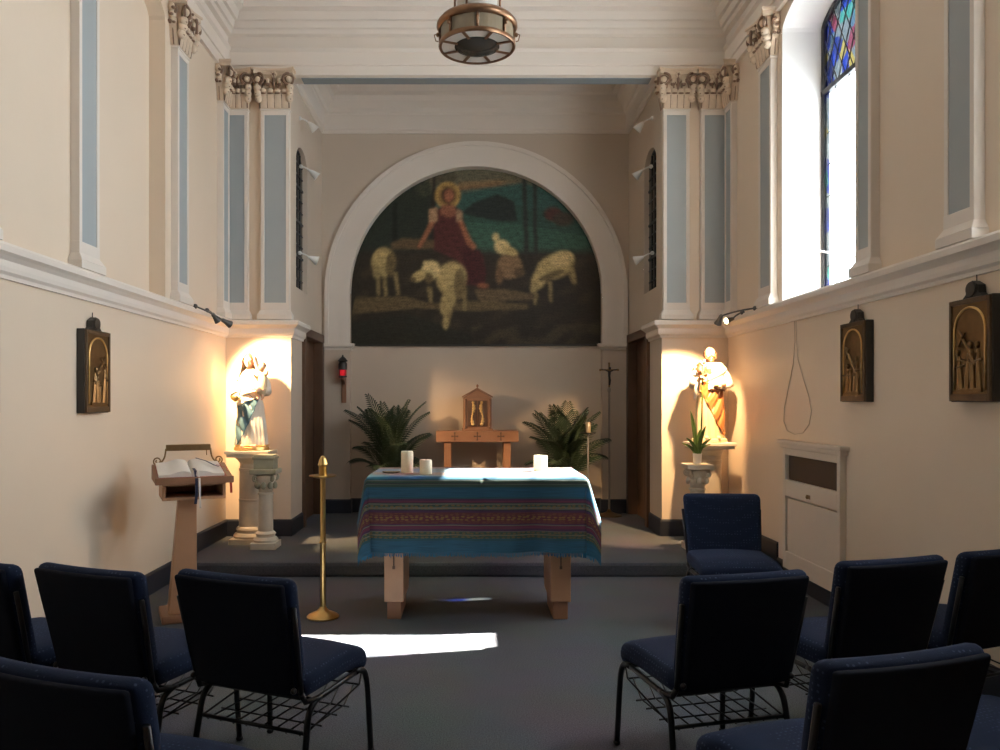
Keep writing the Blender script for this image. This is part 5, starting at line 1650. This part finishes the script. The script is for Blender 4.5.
# ================================================================== STATION PLAQUES
def station(mp, u, zc, label, seed):
    r = random.Random(seed)
    x, y, z = mp(u, 0.0, zc)
    root = thing('relief_plaque', label, 'plaque', (x, y, z), 0, 'bronze relief plaques along the walls')
    fn = lambda uu, o, zz: tuple(Vector(mp(u + uu, o, zc + zz)) - Vector((x, y, z)))
    b = MB()
    W_, H_, T = 0.165, 0.265, 0.075
    b.box(-W_, W_, 0, 0.05, -H_, H_, fn=fn)
    b.build('frame', M_FRAME, root, bevel=0.004)
    b = MB()
    for (a, c, d, e) in ((-W_ + 0.004, -W_ + 0.022, -H_ + 0.004, H_ - 0.004), (W_ - 0.022, W_ - 0.004, -H_ + 0.004, H_ - 0.004), (-W_ + 0.022, W_ - 0.022, -H_ + 0.004, -H_ + 0.04), (-W_ + 0.022, W_ - 0.022, H_ - 0.03, H_ - 0.004)):
        b.box(a, c, 0.049, 0.064, d, e, fn=fn)
    b.build('border', M_BRONZED, root, bevel=0.003)
    b = MB()
    n = 18
    AW, zs = 0.122, 0.09
    ya = 0.085
    def og(t):                                              # pointed-round arch outline
        a = PI * t
        return (-AW * math.cos(a), zs + 0.125 * math.sin(a) ** 0.9)
    pts = [(-AW, -0.205)] + [og(i / n) for i in range(n + 1)] + [(AW, -0.205)]
    b.tube([fn(p[0], 0.058, p[1]) for p in pts], 0.0065, 6)
    arch = b.build('arch_moulding', M_GOLD, root, smooth=True)
    b = MB()
    b.prism([(-W_ + 0.02, -H_ + 0.035), (W_ - 0.02, -H_ + 0.035), (W_ - 0.02, H_ - 0.025), (-W_ + 0.02, H_ - 0.025)], 0.045, 0.056, 'xz', fn=lambda x_, y_, z_: fn(x_, y_, z_))
    for k in range(4):                                      # small relief figures
        ux = -0.07 + 0.046 * k + r.uniform(-.01, .01)
        hh = r.uniform(0.15, 0.22)
        ln = r.uniform(-.03, .03)
        z0 = -0.20
        b.tube([fn(ux, 0.048, z0), fn(ux + ln * 0.5, 0.050, z0 + hh * 0.5), fn(ux + ln, 0.053, z0 + hh)], [0.024, 0.022, 0.013], 8)
        b.ell(fn(ux + ln * 1.2, 0.060, z0 + hh + 0.022), (0.014, 0.014, 0.018), 8, 6)
        b.tube([fn(ux + ln, 0.062, z0 + hh * 0.9), fn(ux + ln + r.uniform(-.05, .05), 0.066, z0 + hh * 0.65), fn(ux + r.uniform(-.06, .06), 0.064, z0 + hh * 0.75)], [0.009, 0.008, 0.006], 6)
    b.tube([fn(-0.06, 0.066, -0.08), fn(0.075, 0.066, 0.10)], 0.007, 6); b.tube([fn(0.02, 0.067, 0.09), fn(0.075, 0.067, 0.02)], 0.006, 6)
    b.box(-0.10, 0.10, 0.054, 0.066, -0.215, -0.195, fn=fn)
    b.build('relief', M_BRONZE, root, smooth=True, auto=0.6)
    b = MB()                                                # carved crest with a small cross
    b.prism([(-0.075, H_), (0.075, H_), (0.05, H_ + 0.02), (0.045, H_ + 0.06), (0.0, H_ + 0.085), (-0.045, H_ + 0.06), (-0.05, H_ + 0.02)], 0.005, 0.045, 'xz', fn=fn)
    b.lathe([(0.012, -0.006), (0.036, -0.006), (0.04, 0.0), (0.036, 0.006), (0.012, 0.006)], 16, fn=lambda a, c, d: fn(a, 0.05 + d, H_ + 0.042 + c))
    b.tube([fn(0, 0.02, H_ + 0.08), fn(0, 0.02, H_ + 0.115)], 0.003, 5)
    b.build('crest', M_FRAME, root, smooth=True, auto=0.6)
station(lmap, 5.02, 1.665, 'bronze relief plaque on the left wall, behind the lectern', 11)
station(lmap, 3.80, 1.675, 'bronze relief plaque cut off by the left edge of the picture', 12)
station(rmap, 5.165, 1.735, 'bronze relief plaque on the right wall, above the radiator cover', 13)
station(rmap, 3.955, 1.735, 'nearest bronze relief plaque on the right wall, at the right edge', 14)

# ================================================================== RADIATOR COVER
rc = thing('radiator_cover', 'cream painted radiator cover with a dark grille slot on the right wall', 'radiator cover', (XR, 5.865, 0))
fn = lambda u, o, z: (-o, u, z)
b = MB()
Y0, Y1 = -0.495, 0.485
b.box(Y0, Y0 + 0.045, 0, 0.045, 0.13, 1.135, fn=fn); b.box(Y1 - 0.05, Y1, 0, 0.045, 0.13, 1.135, fn=fn)
b.box(Y0 + 0.045, Y1 - 0.05, 0, 0.045, 1.045, 1.135, fn=fn); b.box(Y0 + 0.045, Y1 - 0.05, 0, 0.045, 0.715, 0.845, fn=fn); b.box(Y0 + 0.045, Y1 - 0.05, 0, 0.045, 0.13, 0.27, fn=fn)
b.build('frame', M_COVERP, rc, bevel=0.004)
b = MB(); b.box(Y0 - 0.055, Y1 + 0.05, 0, 0.075, 1.135, 1.165, fn=fn); b.box(Y0 - 0.03, Y1 + 0.03, 0, 0.058, 1.10, 1.135, fn=fn); b.build('cap', M_COVERP, rc, bevel=0.004)
b = MB(); b.box(Y0 + 0.06, Y1 - 0.065, 0, 0.034, 0.265, 0.70, fn=fn); dr = b.build('access_door', M_COVERP, rc, bevel=0.004)
b = MB(); b.ell(fn(0.0, 0.055, 0.755), (0.012, 0.016, 0.016)); b.box(-0.03, 0.03, 0.045, 0.049, 0.74, 0.77, fn=fn); b.build('latch', M_BRASSD, rc, smooth=True, auto=0.6)
b = MB(); b.box(Y0 + 0.045, Y1 - 0.05, 0.0, 0.012, 0.845, 1.045, fn=fn)
b.build('grille', M_MESH, rc)
cd = MB(); cd.tube([(XR - 0.003, y_, z_) for y_, z_ in ((6.22, 2.12), (6.21, 1.95), (6.24, 1.78), (6.34, 1.58), (6.42, 1.42), (6.43, 1.31), (6.36, 1.235), (6.22, 1.212), (6.06, 1.23), (5.95, 1.30), (5.91, 1.40), (5.96, 1.52), (6.06, 1.66), (6.15, 1.80), (6.18, 1.95), (6.19, 2.12))], 0.0026, 5)
tag(cd.build('cord', M_CORD, smooth=True), 'thin pale cord hanging in a loop on the right wall above the radiator cover', 'cord')

# ================================================================== HANGING LANTERN
LNX, LNY, LNZ = 0.047, 5.2, 3.832
ln = thing('hanging_lantern', 'round bronze and glass lantern hanging from the nave ceiling', 'lantern', (LNX, LNY, LNZ))
b = MB(); b.lathe([(0.248, 0.165), (0.262, 0.17), (0.270, 0.185), (0.268, 0.20), (0.25, 0.222), (0.20, 0.234), (0.13, 0.240), (0.13, 0.232), (0.19, 0.226), (0.238, 0.214), (0.247, 0.195), (0.245, 0.18)], 48, ring=True)
b.build('top_rim', M_COPPER, ln, smooth=True, auto=1.0, loc=(0, 0, -0.05))
b = MB(); b.lathe([(0.236, 0.0), (0.252, -0.004), (0.258, 0.008), (0.254, 0.024), (0.240, 0.028), (0.234, 0.02)], 48, ring=True)
br = b.build('bottom_rim', M_COPPER, ln, smooth=True, auto=1.0)
for k in range(8):
    b = MB()
    a = 2 * PI * (k + 0.5) / 8
    d = Vector((math.cos(a), math.sin(a), 0)); t = Vector((-d.y, d.x, 0))
    for (r0, r1) in ((0.14, 0.245),):
        b.hexa([tuple(d * rr + t * tt + Vector((0, 0, zz))) for zz in (-0.004, 0.012) for rr, tt in ((r0, -0.009), (r1, -0.009), (r1, 0.009), (r0, 0.009))])
    b.build('spoke', M_COPPER, br)
b = MB(); b.lathe([(0.135, 0.004), (0.24, 0.004), (0.24, 0.010), (0.135, 0.010)], 48, ring=True)
b.build('diffuser_ring', M_MILK, ln)
b = MB(); b.lathe([(0.002, -0.036), (0.05, -0.033), (0.10, -0.02), (0.13, 0.0), (0.15, 0.004), (0.15, 0.012), (0.135, 0.012), (0.09, -0.005), (0.002, -0.01)], 36); b.build('bowl', M_DARKB, ln, smooth=True, auto=1.2)
for k in range(8):
    a0, a1 = 2 * PI * k / 8 + 0.05, 2 * PI * (k + 1) / 8 - 0.05
    b = MB()
    n = 6
    vs = []
    for i in range(n + 1):
        a = a0 + (a1 - a0) * i / n
        for rr, zz in ((0.238, 0.026), (0.243, 0.026), (0.243, 0.125), (0.238, 0.125)):
            vs.append((rr * math.cos(a), rr * math.sin(a), zz))
    fs = [(i * 4 + j, i * 4 + (j + 1) % 4, (i + 1) * 4 + (j + 1) % 4, (i + 1) * 4 + j) for i in range(n) for j in range(4)] + [(0, 1, 2, 3), (n * 4, n * 4 + 1, n * 4 + 2, n * 4 + 3)]
    b.add(vs, fs); b.build('side_pane', M_SMOKE, ln)
    a = 2 * PI * k / 8
    b = MB(); b.tube([(0.246 * math.cos(a), 0.246 * math.sin(a), 0.02), (0.25 * math.cos(a), 0.25 * math.sin(a), 0.13)], 0.009, 6)
    b.ell((0.262 * math.cos(a), 0.262 * math.sin(a), 0.085), (0.012, 0.012, 0.016), 8, 6)
    if k % 2 == 0:
        b.tube([(0.262 * math.cos(a), 0.262 * math.sin(a), 0.095), (0.285 * math.cos(a), 0.285 * math.sin(a), 0.085), (0.275 * math.cos(a), 0.275 * math.sin(a), 0.045), (0.258 * math.cos(a), 0.258 * math.sin(a), 0.04)], 0.004, 5)
    b.build('mullion', M_COPPER, ln, smooth=True)
b = MB(); b.lathe([(0.128, 0.232), (0.132, 0.236), (0.132, 0.60), (0.128, 0.605), (0.003, 0.605)], 32); b.build('upper_shade', M_MILK, ln, smooth=True, auto=0.8, loc=(0, 0, -0.05))
for k in range(4):
    a = 2 * PI * k / 4 + PI / 4 + 0.35
    b = MB(); b.tube([(0.165 * math.cos(a), 0.165 * math.sin(a), 0.228), (0.165 * math.cos(a), 0.165 * math.sin(a), 0.70), (0.02 * math.cos(a), 0.02 * math.sin(a), 1.05)], 0.0075, 7); b.build('hanger_rod', M_COPPER, ln, smooth=True, loc=(0, 0, -0.05))
b = MB(); b.tube([(0, 0, 0.95), (0, 0, ZC - LNZ - 0.03)], 0.014, 8); b.lathe([(0.02, ZC - LNZ - 0.10), (0.10, ZC - LNZ - 0.02), (0.10, ZC - LNZ)], 20); b.build('stem', M_COPPER, ln, smooth=True, auto=0.7)

# ================================================================== CHAIRS
def lean(y, z):
    return y
def make_chair():
    root = thing('chapel_chair', '', 'chair')
    W2 = 0.255
    # seat: waterfall front
    def sf(x, y, z):
        q = smoothstep(0.08, 0.25, y)
        zz = z - 0.030 * q * q + 0.012 * math.cos(x / 0.25 * PI / 2) * (1 if z > 0.43 else 0)
        return (x, y, zz)
    b = MB(); b.rbox((0, 0.02, 0.432), (W2, 0.235, 0.048), 0.04, 8, fn=sf); b.build('seat', M_FAB, root, smooth=True)
    # backrest leaning back, narrower towards the seat
    LN = math.tan(math.radians(13))
    def bf(x, y, z):
        t = (z - 0.40) / 0.47
        xx = x * (0.90 + 0.10 * t)
        yy = y - (z - 0.42) * LN - 0.22 + 0.02 * (1 - (x / 0.26) ** 2) * 0
        yy += -0.018 + 0.022 * (x / 0.26) ** 2
        return (xx, yy, z)
    b = MB(); b.rbox((0, 0.022, 0.622), (W2 + 0.005, 0.038, 0.223), 0.036, 8, fn=bf); b.build('backrest', M_FAB, root, smooth=True)
    b = MB(); b.rbox((0, -0.018, 0.619), (W2 - 0.012, 0.014, 0.211), 0.013, 8, fn=bf); b.build('back_panel', M_FABK, root, smooth=True)
    # frame
    fr = MB()
    for s in (-1, 1):
        x = s * 0.242
        fr.tube([bf(s * 0.262, -0.004, 0.40), bf(s * 0.264, -0.004, 0.58), bf(s * 0.264, -0.004, 0.74)], 0.0095, 8)
        fr.tube([(x, 0.20, 0.372), (x, 0.05, 0.366), (x, -0.12, 0.360), (x, -0.20, 0.375), bf(s * 0.262, -0.004, 0.41)], 0.011, 8)
        fr.ell(bf(s * 0.250, -0.03, 0.43), (0.012, 0.012, 0.012), 8, 6)
    fr.tube([(-0.242, 0.16, 0.374), (0.242, 0.16, 0.374)], 0.010, 8); fr.tube([(-0.242, -0.14, 0.362), (0.242, -0.14, 0.362)], 0.010, 8)
    fr.build('frame', M_BLACK, root, smooth=True)
    for s in (-1, 1):
        x = s * 0.242
        l = MB(); l.tube(bez((x, 0.15, 0.370), (x, 0.235, 0.375), (x, 0.245, 0.35), (x * 1.02, 0.250, 0.26), 8) + [(x * 1.05, 0.265, 0.012)], 0.0125, 9)
        l.ell((x * 1.05, 0.265, 0.012), (0.017, 0.017, 0.012), 9, 6); l.build('leg', M_BLACK, root, smooth=True)
        l = MB(); l.tube(bez((x, -0.10, 0.362), (x, -0.165, 0.36), (x * 1.0, -0.185, 0.33), (x * 1.01, -0.195, 0.26), 8) + [(x * 1.05, -0.245, 0.012)], 0.0125, 9)
        l.ell((x * 1.05, -0.245, 0.012), (0.017, 0.017, 0.012), 9, 6); l.build('leg', M_BLACK, root, smooth=True)
    rk = MB()
    zr = 0.245
    rk.tube([(-0.235, -0.19, zr + 0.01), (0.235, -0.19, zr + 0.01)], 0.008, 7)
    rk.tube([(-0.235, 0.20, zr + 0.06), (0.235, 0.20, zr + 0.06)], 0.004, 6)
    for i in range(8):
        x = -0.21 + 0.42 * i / 7
        rk.tube([(x, -0.19, zr), (x, 0.12, zr), (x, 0.20, zr + 0.06)], 0.0035, 5)
    for y in (-0.08, 0.03, 0.12):
        rk.tube([(-0.235, y, zr - 0.003), (0.235, y, zr - 0.003)], 0.0035, 5)
    for s in (-1, 1):
        rk.tube([(s * 0.235, -0.19, zr + 0.01), (s * 0.235, 0.2, zr + 0.06), (s * 0.238, 0.215, 0.36)], 0.004, 6)
    rk.build('book_rack', M_BLACK, root, smooth=True)
    return root

ch0 = make_chair()
CHAIRS = [
    # x, y, heading (deg, + = turned to the left), label
    (-0.750, 3.120, -22, 'navy chapel chair left of the aisle, nearest the brass candle stand'),
    (-1.335, 3.235, -22, 'navy chapel chair, second from the aisle in the left row'),
    (-1.860, 3.370, -24, 'navy chapel chair farthest left, cut by the left edge of the picture'),
    (-0.870, 2.120, -20, 'nearest navy chapel chair at the lower left, in front of the left row'),
    (0.940, 3.150, 14, 'navy chapel chair right of the aisle, its whole black back in view'),
    (1.615, 3.420, 16, 'navy chapel chair, second from the aisle in the right row'),
    (2.180, 3.620, 22, 'navy chapel chair farthest right beside the right wall'),
    (1.000, 2.240, 17, 'nearest navy chapel chair at the lower right, its top edge lit blue'),
    (1.620, 2.420, 20, 'navy chapel chair at the far lower right, mostly out of the picture'),
    (1.690, 5.020, 176, 'navy chapel chair facing the room, in front of the bearded man statue'),
]
for i, (x, y, h, lab) in enumerate(CHAIRS):
    c = ch0 if i == 0 else copy_tree(ch0)
    c.location = (x, y, 0)
    c.rotation_euler = (0, 0, math.radians(h))
    c['label'] = lab
    c['category'] = 'chair'
    c['group'] = 'navy chapel chairs'
